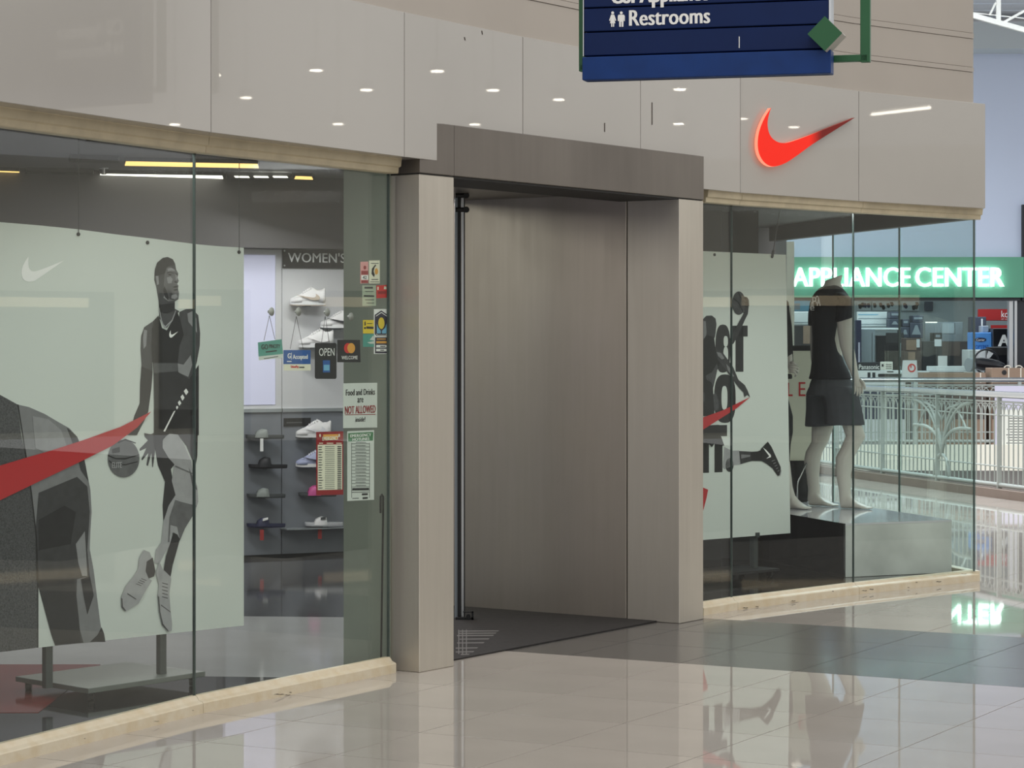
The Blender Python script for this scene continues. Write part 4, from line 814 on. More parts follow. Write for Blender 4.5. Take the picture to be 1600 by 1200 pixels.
# mannequins
MY = 16.9; ms = MY/F
def mp(px, py, dy=0):
    Y = MY+dy; return Vector(((px-800)/F*Y, Y, CH-(py-HY)/F*Y))
def limb(mb, secs, n=14):
    """secs: (px, py, half width px, half depth m, dy, tilt)"""
    rings = []
    for s_ in secs:
        px, py, hw, hd = s_[:4]; dy = s_[4] if len(s_) > 4 else 0; tilt = s_[5] if len(s_) > 5 else 0
        c = mp(px, py, dy); w_ = hw*ms
        rings.append([(c.x+w_*math.cos(t), c.y+hd*math.sin(t), c.z+w_*tilt*math.cos(t)) for t in [2*math.pi*i/n for i in range(n)]])
    mb.loft(rings); return mb
def foot(mb, hx, hy, tx, ty, dy, w=.042):
    """foot from heel pixel to toe pixel, sole on the plinth"""
    z0 = PZ+.002; h = mp(hx, hy, dy); t = mp(tx, ty, dy-.10); L = Vector((t.x-h.x, t.y-h.y, 0)); ln = L.length; L.normalize(); S_ = Vector((-L.y, L.x, 0)); rings = []
    for f, wd, hh in ((-.10, .018, .035), (-.04, .032, .06), (.10, .036, .085), (.28, .037, .088), (.45, .040, .062), (.65, .046, .042), (.82, .045, .030), (.95, .034, .022), (1.0, .018, .014)):
        c = Vector((h.x, h.y, z0))+L*ln*f
        rings.append([tuple(c+S_*(wd*math.cos(u))+Vector((0, 0, hh*.5+hh*.5*math.sin(u)))) for u in [2*math.pi*i/14 for i in range(14)]])
    mb.loft(rings)
    for i, (o, ln2, r) in enumerate(((.030, .97, .010), (.014, 1.03, .009), (0, 1.02, .0085), (-.014, .98, .008), (-.028, .92, .0075))):
        c = Vector((h.x, h.y, z0+r))+L*ln*(ln2-.10)+S_*(o if hx < 1300 else -o*-1); mb.tube([c, c+L*.025, c+L*.045], [r, r, r*.6], 8)
m1 = empty('mannequin', tuple(mp(1305, 792)*1.0), 'headless pale mannequin in black t-shirt and grey shorts on the plinth', 'mannequin')
m1.location.z = PZ
mb = MB()
limb(mb, [(1303, 434, 13.5, .06, 0, .35), (1300, 444, 13.5, .062, 0, .2), (1298, 452, 20, .07), (1297, 470, 28, .10), (1294, 510, 22, .12), (1294, 560, 22, .11), (1300, 600, 30, .13), (1302, 618, 24, .10)], 18)
limb(mb, [(1286, 620, 20, .085, .12), (1285, 668, 17, .08, .12), (1281, 690, 13.5, .062, .12), (1272, 706, 13.5, .062, .13), (1269, 720, 13, .06, .13), (1270, 745, 10, .045, .13), (1272, 766, 9.5, .04, .13), (1272, 782, 11, .042, .13)])
limb(mb, [(1316, 620, 18, .085, -.10), (1331, 664, 15.5, .08, -.12), (1337, 682, 15.5, .066, -.12), (1329, 698, 14.5, .062, -.12), (1320, 715, 14.5, .062, -.12), (1318, 742, 11.5, .047, -.13), (1320, 766, 9.5, .04, -.14), (1322, 786, 10.5, .042, -.15)])
foot(mb, 1268, 786, 1303, 790, .13); foot(mb, 1318, 793, 1356, 797, -.15)
limb(mb, [(1321, 470, 10, .06, -.14), (1320, 498, 12.5, .05, -.17), (1320, 515, 12, .046, -.18), (1323, 540, 11, .042, -.195), (1328, 560, 9.5, .038, -.215), (1334, 580, 6.8, .030, -.235), (1337, 590, 5.8, .026, -.25), (1340, 599, 7.2, .022, -.262), (1342, 606, 7.0, .018, -.268)], 12)
limb(mb, [(1274, 475, 9, .05, .15), (1274, 510, 8, .042, .17), (1272, 530, 6.5, .04, .18), (1272, 560, 5.5, .036, .18), (1276, 585, 5, .03, .17), (1280, 600, 5, .02, .16)], 12)
bo = mb.build('body', 'mannequin_skin', m1, remesh=.006)
def fingers(o, par, chains):
    """add finger chains, rooted inside the palm, to the body mesh"""
    fm = MB()
    for path, rad in chains: fm.tube(path, rad, 10)
    off = WL(par); me = o.data; bm = bmesh.new(); bm.from_mesh(me)
    vs = [bm.verts.new(v-off) for v in fm.v]
    for f in fm.f: bm.faces.new([vs[i] for i in f]).smooth = True
    bmesh.ops.recalc_face_normals(bm, faces=bm.faces); bm.to_mesh(me); bm.free()
fingers(bo, m1, [([mp(x0, 599, -.266), mp(x0+.3, 606, -.274), mp(x0+.2, 606+ln*.5, -.284), mp(x1, 606+ln, -.276)], [.0085, .0082, .0074, .0055]) for x0, x1, ln in ((1335.8, 1334.6, 9.5), (1339.6, 1339, 12.5), (1343.4, 1343.2, 12), (1346.9, 1347, 9))]+[([mp(1344, 593, -.265), mp(1349, 598, -.285), mp(1351.2, 604, -.292), mp(1351, 608.5, -.290)], [.0105, .0095, .0085, .006])])
mb = MB()
limb(mb, [(1299, 446, 13, .066, 0, .1), (1298.5, 449, 16, .075, 0, .06), (1298, 455, 23, .09), (1298, 463, 29, .11), (1297, 474, 30, .125), (1294, 488, 27, .135), (1291, 508, 22.5, .135), (1290, 530, 20.5, .13), (1291, 550, 22, .13), (1294, 568, 26, .135), (1297, 583, 31, .145), (1297, 592.5, 34, .15)], 24)
limb(mb, [(1310, 458, 10, .07, -.06), (1320, 466, 10.5, .085, -.12), (1321, 482, 12, .08, -.16), (1319, 500, 14, .07, -.175, .30)], 14)
limb(mb, [(1283, 460, 8, .06, .08), (1274, 472, 8.5, .07, .14), (1272, 490, 9.5, .065, .16), (1274, 509, 12, .06, .17)], 14)
ts = mb.build('t_shirt', 'shirt_black', m1, remesh=.008)
mb = MB()
limb(mb, [(1298, 585, 27, .125), (1299, 600, 34, .150), (1300, 618, 38, .16)], 20)
limb(mb, [(1289, 604, 25, .12, .05), (1287, 615, 28, .12, .08), (1285, 640, 26, .12, .10), (1284, 665.5, 27, .115, .11, .05)], 16)
limb(mb, [(1309, 604, 25, .12, -.05), (1313, 615, 29, .12, -.08), (1318, 640, 29, .12, -.10), (1320, 664, 31.5, .115, -.11)], 16)
mb.build('shorts', 'shorts_grey', m1, remesh=.008)
# print on the back of the shirt
TP = Plane(tuple(mp(1277, 475, -.105).xy), (.70, -.55)); mb = MB()
for s_, x0, x1, y0, y1 in (('A', 1268, 1275, 471, 482), ('P', 1272, 1278, 464, 478), ('O', 1277, 1282, 462, 475), ('A', 1279, 1284.5, 465, 478), ('E', 1269, 1275, 479, 485)): tpx(mb, TP, s_, x0, x1, y0, y1, .022, .012)
mb.build('shirt_print', 'white_print', ts)
# support rod of the mannequin
mb = MB(); a = mp(1245.5, 793, .02); a.z = PZ+.006; mb.tube([a, mp(1245.5, 760, .02), mp(1247, 752, .02), mp(1260, 724, .10), mp(1266, 716, .12)], .006, 8); mb.build('support_rod', 'chrome', m1, smooth=True)
mb = MB(); mb.disc((a.x-.02, a.y+.02, PZ), (0, 0, 1), .10, .006, 24); mb.build('base_disc', 'chrome', m1)
# second mannequin, mostly behind the poster
MY2 = 16.75
m2 = empty('mannequin', (1.78, MY2, PZ), 'mannequin in black jacket and trousers mostly hidden behind the right poster', 'mannequin')
_MY, _ms = MY, ms; MY, ms = MY2, MY2/F
mb = MB(); limb(mb, [(1201, 432, 11, .06), (1200, 448, 18, .08), (1200, 470, 26, .1), (1200, 600, 24, .1)]); limb(mb, [(1228, 480, 8, .04), (1232, 540, 6.5, .04), (1233, 566, 6, .035, -.05), (1238, 578, 6, .02, -.08)], 10)
limb(mb, [(1190, 600, 16, .08), (1190, 690, 11, .06), (1188, 760, 7, .04), (1188, 782, 8, .04)]); limb(mb, [(1212, 600, 11, .08, -.02), (1222, 690, 9, .055, -.02), (1232, 760, 6.5, .04, -.02), (1236, 778, 7.5, .04, -.02)])
foot(mb, 1234, 784, 1259, 784, 0); bo2 = mb.build('body', 'mannequin_skin', m2, remesh=.007)
fingers(bo2, m2, [([mp(1234, 571+i*3.2, -.08), mp(1241, 569.5+i*3.8, -.10), mp(x, y, -.09), mp(x-2, y+3, -.07)], [.011, .0085, .0075, .006]) for i, (x, y) in enumerate(((1244.5, 570), (1247, 575), (1247, 580), (1244.5, 585)))]+[([mp(1234, 568, -.06), mp(1238, 566, -.11), mp(1241.5, 568, -.13)], [.012, .009, .007])])
mb = MB(); limb(mb, [(1200, 450, 19, .09), (1200, 472, 30, .12), (1200, 540, 26, .12), (1200, 605, 28, .13)], 18); limb(mb, [(1222, 470, 10, .07), (1229, 510, 8.5, .06), (1231, 540, 8, .06), (1231, 560, 8.5, .06, -.01), (1232, 573, 8.5, .058, -.02)], 12); mb.build('jacket', 'cloth_black', m2, remesh=.009)
mb = MB(); limb(mb, [(1200, 596, 26, .13), (1200, 620, 27, .13)], 16); limb(mb, [(1188, 615, 18, .1), (1188, 690, 14, .08), (1187, 762, 9, .06)], 14); limb(mb, [(1213, 612, 16, .1, -.02), (1226, 650, 13, .08, -.02), (1228, 676, 11, .07, -.02), (1227, 694, 8.5, .06, -.02), (1225, 740, 8, .05, -.02)], 14)
limb(mb, [(1233, 584, 5, .03, -.04), (1233.5, 592, 5, .03, -.04)], 10); mb.build('trousers', 'cloth_black', m2, remesh=.009)
MY, ms = _MY, _ms
# sale standee
sy = 17.45; X = lambda p: (p-800)/F*sy; Z = lambda y: CH-(y-HY)/F*sy
sd_ = empty('sale_standee', (X(1255), sy, PZ), 'pale sale standee with thin red letters L E and a black foot behind the mannequins', 'sign')
mb = MB(); mb.box(X(1196), X(1279), sy, sy+.02, Z(720), Z(548)); mb.build('panel', 'cream_paper', sd_, bevel=.002)
mb = MB(); mb.box(X(1196), X(1279), sy-.002, sy+.022, Z(548), Z(540)); mb.build('top_rail', 'rubber', sd_)
mb = MB(); mb.box(X(1200), X(1262), sy-.02, sy+.14, PZ+.001, Z(720)); mb.build('foot', 'plinth_black', sd_, bevel=.004)
SP = Plane((X(1200), sy), (1, 0)); mb = MB(); tpx(mb, SP, 'L', 1231, 1238.5, 598, 619, .002, -.02); tpx(mb, SP, 'E', 1248, 1258.5, 597, 619, .002, -.02); mb.build('lettering', 'sticker_red', sd_)
# ---------------------------------------------------------------- hanging directory sign
DP = Plane((.303, 10.5), (1.024, -.28)); DW = Vector((1.024, -.28)).length
dz = lambda y: CH-(y-HY)/F*10.5
ds = empty('directory_sign', tuple(DP.pt(.5, 2.63, 0)), 'hanging blue directory sign with Restrooms line and green tube frame', 'sign')
for i, (ya, yb) in enumerate(((-64, -27), (-25, 12), (14, 49.5), (51.5, 87.5))):
    mb = MB(); mb.pbox(DP, .004, DW-.012, dz(yb), dz(ya), -.05, 0); mb.build('plank', 'blue_panel', ds, bevel=.003)
mb = MB(); mb.pbox(DP, 0, DW-.002, dz(126), dz(90), -.07, .018); mb.build('base_plank', 'blue_base', ds, bevel=.003)
mb = MB(); mb.pbox(DP, .006, DW-.02, dz(126), dz(-64), -.066, -.045); mb.build('backing', 'ink_navy', ds)
MB().pbox(DP, DW-.012, DW-.002, dz(88), dz(-64), -.07, .004).build('side_trim', 'alu', ds); MB().pbox(DP, .0, .004, dz(88), dz(-64), -.07, .004).build('side_trim', 'alu', ds)
tpx(MB(), DP, 'Restrooms', 984, 1109, 14, 38.5, .003, .018).build('lettering', 'white_print', ds)
k0, k1, z0, z1 = DP.rect(956, 1060, -22, 4.5); mb = MB(); text(mb, DP, 'CSI Appliance', k0, k0+(k1-k0)*1.45, z0-.022, z1-.0, .003, .018); mb.build('lettering', 'white_print', ds)
def pict(x, skirt):
    r = [circ(x, 20.2, 2.3, 2.3, 12)]
    if skirt: r += [[(x-2.5, 23), (x+2.5, 23), (x+5.5, 32), (x+3.9, 33), (x+2.2, 28), (x+4.2, 36.5), (x+2.4, 36.5), (x+2.3, 42), (x+.5, 42), (x+.5, 36.5), (x-.5, 36.5), (x-.5, 42), (x-2.3, 42), (x-2.4, 36.5), (x-4.2, 36.5), (x-2.2, 28), (x-3.9, 33), (x-5.5, 32)]]
    else: r += [[(x-4, 23), (x+4, 23), (x+5.5, 25), (x+5.5, 33), (x+3.8, 33), (x+3.6, 27), (x+3.2, 42), (x+.6, 42), (x+.5, 34), (x-.5, 34), (x-.6, 42), (x-3.2, 42), (x-3.6, 27), (x-3.8, 33), (x-5.5, 33), (x-5.5, 25)]]
    return r
mb = MB()
for P in pict(957.5, True)+pict(971, False): ppoly(mb, DP, P, .003, .0006)
mb.build('restroom_symbol', 'white_print', ds)
mb = MB(); ppoly(mb, DP, [(1154.5, 57), (1155.8, 57), (1155.8, 75), (1154.5, 75)], .002); mb.build('scratch_mark', 'white_print', ds)
OFF = -.10
def bar(p, q, wd, m='green_frame', name='frame_tube', dep=.035):
    a, b = DP.uv(*p), DP.uv(*q); mb = MB()
    mb.pbox(DP, min(a[0], b[0])-wd/2, max(a[0], b[0])+wd/2, min(a[1], b[1])-wd/2, max(a[1], b[1])+wd/2, OFF-dep/2, OFF+dep/2); return mb.build(name, m, ds, bevel=.002)
bar((903, 102), (903, -90), .033); bar((903, 102), (925, 101.5), .024); bar((1346.5, 87), (1349, -95), .034); bar((1290, 88), (1346.5, 87), .026); bar((903, -90), (1347, -95), .034)
mb = MB()
for k in (.1, .92): mb.tube([DP.pt(k, dz(-66), OFF), DP.pt(k, 5.2, OFF)], .012, 8)
mb.build('hanger_rod', 'green_frame', ds)
mb = MB(); c = DP.uv(1293, 56); h = 27*10.25/F
mb.prism([DP.pt(c[0]+a*h, c[1]+b*h, .075) for a, b in ((-1, 0), (0, 1), (1, 0), (0, -1))], Vector((DP.n.x, DP.n.y, 0))*.006); mb.build('diamond_face', 'green_frame', ds)
mb = MB(); mb.prism([DP.pt(c[0]+a*h*.985, c[1]+b*h*.985, -.055) for a, b in ((-1, 0), (0, 1), (1, 0), (0, -1))], Vector((DP.n.x, DP.n.y, 0))*.129); mb.build('diamond_box', 'diamond_side', ds)
# ---------------------------------------------------------------- lit mark on the fascia
FP5 = Plane(FP[6], FP[7]-FP[6])
lm = empty('logo_sign', tuple(FP5.px(1240, 262, 0)), 'glowing red tick mark fixed to the white fascia', 'sign')
O = [(1197.5, 169), (1195, 176), (1192, 190), (1193, 204), (1198, 215), (1207, 222), (1218, 224), (1232, 221), (1260, 211), (1290, 199), (1329, 184), (1300, 202), (1262, 226), (1240, 242), (1222, 254), (1208, 259.5), (1197, 260), (1187, 254), (1180, 243), (1177, 230), (1177.5, 215), (1181, 200), (1188, 184)]
def cr(P, n=4):
    r = []
    for i in range(len(P)):
        p0, p1, p2, p3 = P[i-1], P[i], P[(i+1) % len(P)], P[(i+2) % len(P)]
        sharp1, sharp2 = i in (0, 10), (i+1) % len(P) in (0, 10)
        for j in range(n):
            t = j/n; m1_ = (0, 0) if sharp1 else ((p2[0]-p0[0])/2, (p2[1]-p0[1])/2); m2_ = (0, 0) if sharp2 else ((p3[0]-p1[0])/2, (p3[1]-p1[1])/2)
            if sharp1: m1_ = (p2[0]-p1[0], p2[1]-p1[1])
            if sharp2: m2_ = (p2[0]-p1[0], p2[1]-p1[1])
            r.append(tuple((2*t**3-3*t**2+1)*p1[c]+(t**3-2*t**2+t)*m1_[c]+(-2*t**3+3*t**2)*p2[c]+(t**3-t**2)*m2_[c] for c in (0, 1)))
    return r
OC = cr(O)
mb = MB(); ppoly(mb, FP5, [(x+.0, y+.3) for x, y in OC], .030, .020); mb.build('return_edge', 'pink_glow', lm)
FL = [FP5.px(x, y, .034) for x, y in OC]
mb = MB(); mb.prism(FL, Vector((-FP5.n.x, -FP5.n.y, 0))*.0015); fo = mb.build('face', 'red_glow', lm)
# the light inside only fills the hook: the tail of the box is unlit towards its tip
m_ = M['red_glow']; nt = m_.node_tree; b_ = nt.nodes['Principled BSDF']
ge = nt.nodes.new('ShaderNodeTexCoord'); sx = nt.nodes.new('ShaderNodeSeparateXYZ'); nt.links.new(ge.outputs['Generated'], sx.inputs[0])
rr = nt.nodes.new('ShaderNodeMapRange'); rr.inputs[1].default_value = .50; rr.inputs[2].default_value = .66; rr.inputs[3].default_value = .8; rr.inputs[4].default_value = .02; rr.interpolation_type = 'SMOOTHSTEP'
nt.links.new(sx.outputs[0], rr.inputs[0]); nt.links.new(rr.outputs[0], b_.inputs['Emission Strength']); b_.inputs['Base Color'].default_value = (*lin((120, 18, 10)), 1)
nt2 = M['pink_glow'].node_tree; g2 = nt2.nodes.new('ShaderNodeTexCoord'); s2 = nt2.nodes.new('ShaderNodeSeparateXYZ'); r2_ = nt2.nodes.new('ShaderNodeMapRange'); nt2.links.new(g2.outputs['Generated'], s2.inputs[0]); nt2.links.new(s2.outputs[0], r2_.inputs[0])
r2_.inputs[1].default_value = .30; r2_.inputs[2].default_value = .66; r2_.inputs[3].default_value = 1.1; r2_.inputs[4].default_value = .0; nt2.links.new(r2_.outputs[0], nt2.nodes['Principled BSDF'].inputs['Emission Strength']); nt2.nodes['Principled BSDF'].inputs['Base Color'].default_value = (*lin((170, 60, 46)), 1)
# ---------------------------------------------------------------- atrium: rails, far floor, shop
def arc_line(P, n):
    """evenly resampled polyline"""
    L = [0]
    for a, b in zip(P[:-1], P[1:]): L.append(L[-1]+(b-a).length)
    r = []
    for i in range(n+1):
        t = L[-1]*i/n; j = max(k for k in range(len(L)-1) if L[k] <= t+1e-9); f = (t-L[j])/(L[j+1]-L[j]); r.append(P[j].lerp(P[j+1], f))
    return r
def railing(name, P, label, step, fan=None, zb=.10, heavy=True, curb=True):
    e = empty(name, (P[0].x, P[0].y, 0), label, 'railing'); n_tot = sum((b-a).length for a, b in zip(P[:-1], P[1:]))
    n = int(n_tot/step); Q = arc_line(P, n); pv = [Vector((q.x, q.y, 0)) for q in Q]
    up = lambda z: [p+Vector((0, 0, z)) for p in pv[::6]+([pv[-1]] if (len(pv)-1) % 6 else [])]
    if curb:
        L = line([p.xy for p in up(0)]); mb = MB(); mb.sweep(L, [(-.10, 0), (.06, 0), (.06, .085), (-.10, .085)]); mb.build('curb', 'curb_brown', e)
    for z, r, nm, m in ((1.0, .034, 'handrail', 'rail_steel'), (zb+.02, .022, 'bottom_bar', 'rail_white'), (.93, .010, 'top_bar', 'rail_white'), (.80, .008, 'arch_bar', 'rail_white'), (.30, .008, 'low_bar', 'rail_white')):
        mb = MB(); mb.tube(up(z), r, 10); mb.build(nm, m, e, smooth=True)
    for i in range(0, n+1):
        if i % 14 == 0:
            mb = MB(); p = pv[i]; mb.box(p.x-.022, p.x+.022, p.y-.022, p.y+.022, .02, 1.0); mb.build('post', 'rail_white', e)
        else:
            mb = MB(); p = pv[i]; mb.tube([p+Vector((0, 0, zb)), p+Vector((0, 0, .93 if i % 2 else .82))], .0075, 6); mb.build('baluster', 'rail_white', e)
    mb = MB()
    for i in range(0, n-1, 1):
        a, b = pv[i], pv[i+2] if i+2 <= n else pv[i+1]; h = .80
        mb.tube([a+(b-a)*(.5-.5*math.cos(t))+Vector((0, 0, h+.11*math.sin(t))) for t in [math.pi*j/8 for j in range(9)]], .006, 5)
    tag(mb.build('arch_row', 'rail_white', e), kind='stuff')
    if fan is not None:
        q = min(pv, key=lambda p: abs(800+p.x/p.y*F-fan)); i = pv.index(q); d = (pv[min(i+3, n)]-pv[max(i-3, 0)]).normalized()
        for s_ in (-1, 1):
            for x, z, b in ((.68, .92, .10), (.70, .66, .20), (.42, .90, .05)):
                path = bez((0, .36), (.06*s_, .62), (x*s_*.5, z), (x*s_, z-.02), 10)+[(x*s_, z-.02)]
                mb = MB(); mb.tube([q+d*px_+Vector((0, 0, z_)) for px_, z_ in path], .018, 6); mb.build('fan_blade', 'rail_white', e, smooth=True)
            path = bez((s_*.02, .36), (s_*.12, .34), (s_*.17, .26), (s_*.18, .10), 6)+[(s_*.18, .10)]; mb = MB(); mb.tube([q+d*px_+Vector((0, 0, z_)) for px_, z_ in path], .018, 6); mb.build('fan_foot', 'rail_white', e, smooth=True)
            mb = MB(); mb.tube([q+d*px_+Vector((0, 0, z_)) for px_, z_ in bez((s_*.62, .58), (s_*.4, .9), (s_*.15, .98), (-s_*.05, .62), 10)], .012, 6); mb.build('fan_arch', 'rail_white', e, smooth=True)
    return e
railing('atrium_railing', RAIL, 'near white railing with steel handrail and fan motif on a brown curb', .10, 1471)
FY = 33.0
mb = MB(); mb.box(-3, 14, FY-.1, 52, -.5, 0); tag(mb.build('floor', 'tile_light', origin=(5, 40, 0)), 'pale floor on the far side of the atrium', kind='structure')
mb = MB(); mb.box(-3, 14, FY-.16, FY-.1, -.75, .14); tag(mb.build('trim_7', 'slab_cream'), 'cream edge beam of the far walkway', kind='structure')
mb = MB(); mb.box(-3, 14, 22, 34, -4.2, -4.0); tag(mb.build('floor', 'tile_light', origin=(5, 28, -4)), 'floor of the storey below the atrium', kind='structure')
railing('atrium_railing', [Vector((2.6, FY+.02)), Vector((5, FY)), Vector((8.0, FY+.02))], 'far white railing with steel handrail in front of the green shop', .10, None, .16, curb=False)
# notice board hung on the far railing
Yn = FY-.08; Xn = lambda p: (p-800)/F*Yn; Zn = lambda y: CH-(y-HY)/F*Yn
nb = empty('notice_board', (Xn(1590), Yn, Zn(711)), 'lavender framed notice board on the far railing at the right edge', 'notice')
mb = MB(); mb.box(Xn(1554), Xn(1640), Yn-.03, Yn, Zn(711), Zn(603)); mb.build('frame', 'lavender', nb, bevel=.004)
mb = MB(); mb.box(Xn(1562), Xn(1632), Yn-.033, Yn-.029, Zn(703), Zn(640)); mb.build('paper', 'paper', nb)
mb = MB()
for i in range(11): mb.box(Xn(1574)+random.uniform(-.03, .03), Xn(1614), Yn-.035, Yn-.0331, Zn(654+i*4.3), Zn(652.8+i*4.3))
mb.build('print', 'ink_90', nb)
# far wall, sign band, opening
SY = 36.0; Xs = lambda p, Y=SY: (p-800)/F*Y; Zs = lambda y, Y=SY: CH-(y-HY)/F*Y
mb = MB(); mb.box(Xs(900), Xs(1900), SY+.02, SY+.3, Zs(404), 5.72); tag(mb.build('wall_far', 'far_wall'), 'pale wall above the green shop sign', kind='structure')
mb = MB(); mb.box(Xs(1588), Xs(1900), SY-.02, SY+.25, 0, Zs(404)); mb.box(Xs(1596), Xs(1900), SY-.06, SY+.02, Zs(470), Zs(320)); tag(mb.build('wall_far_pier', 'shop_dark'), 'dark pier at the right end of the shop opening', kind='structure')
ap = empty('shop_sign', (Xs(1420), SY, Zs(465)), 'green shop sign band with glowing letters APPLIANCE CENTER', 'sign')
mb = MB(); mb.box(Xs(1010), Xs(1597), SY-.12, SY, Zs(465), Zs(402)); mb.build('band', 'shop_green', ap)
mb = MB(); mb.box(Xs(1010), Xs(1592), SY-.08, SY, Zs(470), Zs(465)); mb.build('bottom_rail', 'shop_dark', ap)
AP = Plane((Xs(1010), SY-.12), (1, 0)); YA = SY-.12
text(MB(), AP, 'APPLIANCE', AP.uv(1238, 430)[0], AP.uv(1421, 430)[0], AP.uv(1300, 448)[1], AP.uv(1300, 418)[1], .06, .016, .05).build('letters', 'white_glow', ap)
text(MB(), AP, 'CENTER', AP.uv(1430, 430)[0], AP.uv(1567, 430)[0], AP.uv(1300, 448)[1], AP.uv(1300, 418)[1], .06, .016, .05).build('letters', 'white_glow', ap)
mb = MB(); mb.box(Xs(1576), Xs(1582), SY-.04, SY+.1, 0, Zs(470)); mb.box(Xs(1584), Xs(1588), SY-.06, SY+.1, 0, Zs(470)); tag(mb.build('trim_8', 'alu'), 'aluminium jamb of the shop opening', kind='structure')
mb = MB(); mb.box(Xs(900), Xs(1720), SY+4.4, SY+4.5, 0, 3); tag(mb.build('wall_shop_back', 'far_band'), 'back wall of the appliance shop', kind='structure')
mb = MB(); mb.box(Xs(900), Xs(1720), SY+.3, SY+4.5, 2.75, 2.85); tag(mb.build('ceiling', 'slab_cream'), 'ceiling of the appliance shop', kind='structure')
mb = MB(); mb.box(Xs(1700), Xs(1710), SY+.25, SY+4.5, 0, 2.8); tag(mb.build('wall_shop_right', 'far_band'), 'right wall of the appliance shop', kind='structure')
# goods: boxes placed on the far floor or on counters
def gbox(name, x0, x1, y0, y1, Y, dep, m, label, cat, extra=None, base=None, group=None):
    """box with front face at depth Y; pixel rectangle of the front; reaches down to base (default: y1)"""
    e = empty(name, (Xs((x0+x1)/2, Y), Y, Zs(y1, Y) if base is None else base), label, cat, group)
    mb = MB(); mb.box(Xs(x0, Y), Xs(x1, Y), Y, Y+dep, Zs(y1, Y) if base is None else base, Zs(y0, Y)); mb.build('body', m, e, bevel=.008)
    for q in (extra or []):
        nm, mm, a, b, c, d = q[:6]; mb = MB()
        mb.box(Xs(a, Y), Xs(b, Y), Y-.006, Y-.0005, Zs(d, Y), Zs(c, Y)); mb.build(nm, mm, e)
    return e
def gtext(e, s, x0, x1, y0, y1, Y, m, bold=.01):
    pl = Plane((Xs(x0, Y), Y), (1, 0)); text(MB(), pl, s, pl.uv(x0, y0)[0], pl.uv(x1, y0)[0], pl.uv(x0, y1)[1], pl.uv(x0, y0)[1], .009, bold).build('lettering', m, e)
# counter run of white units along the opening
cy = 36.5
gbox('display_counter', 1296, 1415, 579, 660, cy, .5, 'appl_white', 'white counter of air conditioner units left of the tent card', 'counter', [('grille', 'shop_dark', 1355.5, 1360, 582, 590), ('grille', 'shop_dark', 1363, 1367.5, 582, 590), ('grille', 'ink_46', 1372, 1409, 584, 589), ('badge', 'ink_46', 1386, 1396, 580, 581.8), ('dark_base', 'box_slate', 1298, 1413, 611, 655), ('grille', 'shop_dark', 1355.5, 1360, 601, 607), ('grille', 'shop_dark', 1363, 1367.5, 601, 607), ('grille', 'ink_46', 1372, 1404, 604, 608)], base=0)
gbox('display_counter', 1432, 1512, 580, 660, cy, .5, 'appl_white', 'white counter right of the tent card', 'counter', [('grille', 'ink_46', 1452, 1506, 581, 583)], base=0)
e = gbox('brand_plate', 1338, 1375, 566, 578.6, cy+.05, .1, 'shop_dark', 'black plate lettered Panasonic on the white counter', 'sign', base=Zs(578.8, cy)); gtext(e, 'Panasonic', 1342, 1374, 569.5, 577, cy+.05, 'white_print', .004)
gbox('price_card', 1375.5, 1395, 565, 578.4, cy+.03, .02, 'paper', 'white price card beside the black lettered plate', 'card', [('dot', 'ink_34', 1377.5, 1380.5, 569, 573), ('print', 'ink_90', 1384, 1393, 569, 570), ('print', 'ink_90', 1384, 1393, 572, 573), ('print', 'ink_90', 1384, 1393, 575, 576)])
ty = cy-.12
tc = empty('tent_card', (Xs(1422, ty), ty, Zs(590, ty)), 'white tent card with a red ring on the counter', 'card')
mb = MB(); mb.prism([(Xs(1410, ty), ty, Zs(590, ty)), (Xs(1434, ty), ty, Zs(590, ty)), (Xs(1432.5, ty), ty, Zs(563, ty)), (Xs(1412.5, ty), ty, Zs(563, ty))], (0, .12, 0)); mb.build('card', 'appl_white', tc)
mb = MB(); mb.loft([[(Xs(1424.5+r*math.cos(t), ty), ty-o, Zs(575+r*1.08*math.sin(t), ty)) for t in [2*math.pi*i/24 for i in range(24)]] for r, o in ((6.3, .001), (6.3, .004), (4.2, .004), (4.2, .001))], False); mb.prism([(Xs(1422+dx, ty), ty-.001, Zs(573+dz_, ty)) for dx, dz_ in ((0, 0), (1.2, -5), (2.4, 0), (1.6, 3))], (0, -.004, 0)); mb.build('red_ring', 'sticker_red', tc)
gbox('white_bracket_sign', 1451, 1511, 572, 579.8, cy+.1, .2, 'appl_white', 'white low unit with an upright block on the right counter', 'appliance', [('upright', 'appl_white', 1465.5, 1480, 556, 572)])
# cartons in front
def carton(x0, x1, y0, y1, Y, m, label, straps=(), base=0.0, group=None):
    e = gbox('carton', x0, x1, y0, y1, Y, .5, m, label, 'box', [('dark_base', 'carton_dark', x0+.5, min(x1-.5, 1700), 599, 655)]+[('strap', 'strap_white', s_-.9, s_+.9, y0, 598) for s_ in straps], base=base, group=group); return e
carton(1443, 1541, 582.5, 660, 35.4, 'carton', 'long low brown carton just above the far handrail', (1532,))
e = carton(1550, 1640, 575, 660, 35.3, 'carton', 'brown carton with white straps at the right edge', (1576, 1595)); mb = MB(); mb.disc((Xs(1569, 35.3), 35.295, Zs(582, 35.3)), (0, -1, 0), .035, .004, 16); mb.build('oval_mark', 'ink_34', e)
mb = MB()
for x in (1574, 1592): mb.tube([(Xs(x+5*math.cos(t), 35.3), 35.29, Zs(575-3.6*math.sin(t), 35.3)) for t in [math.pi*i/8 for i in range(9)]], .008, 6)
mb.build('handle', 'strap_white', e)
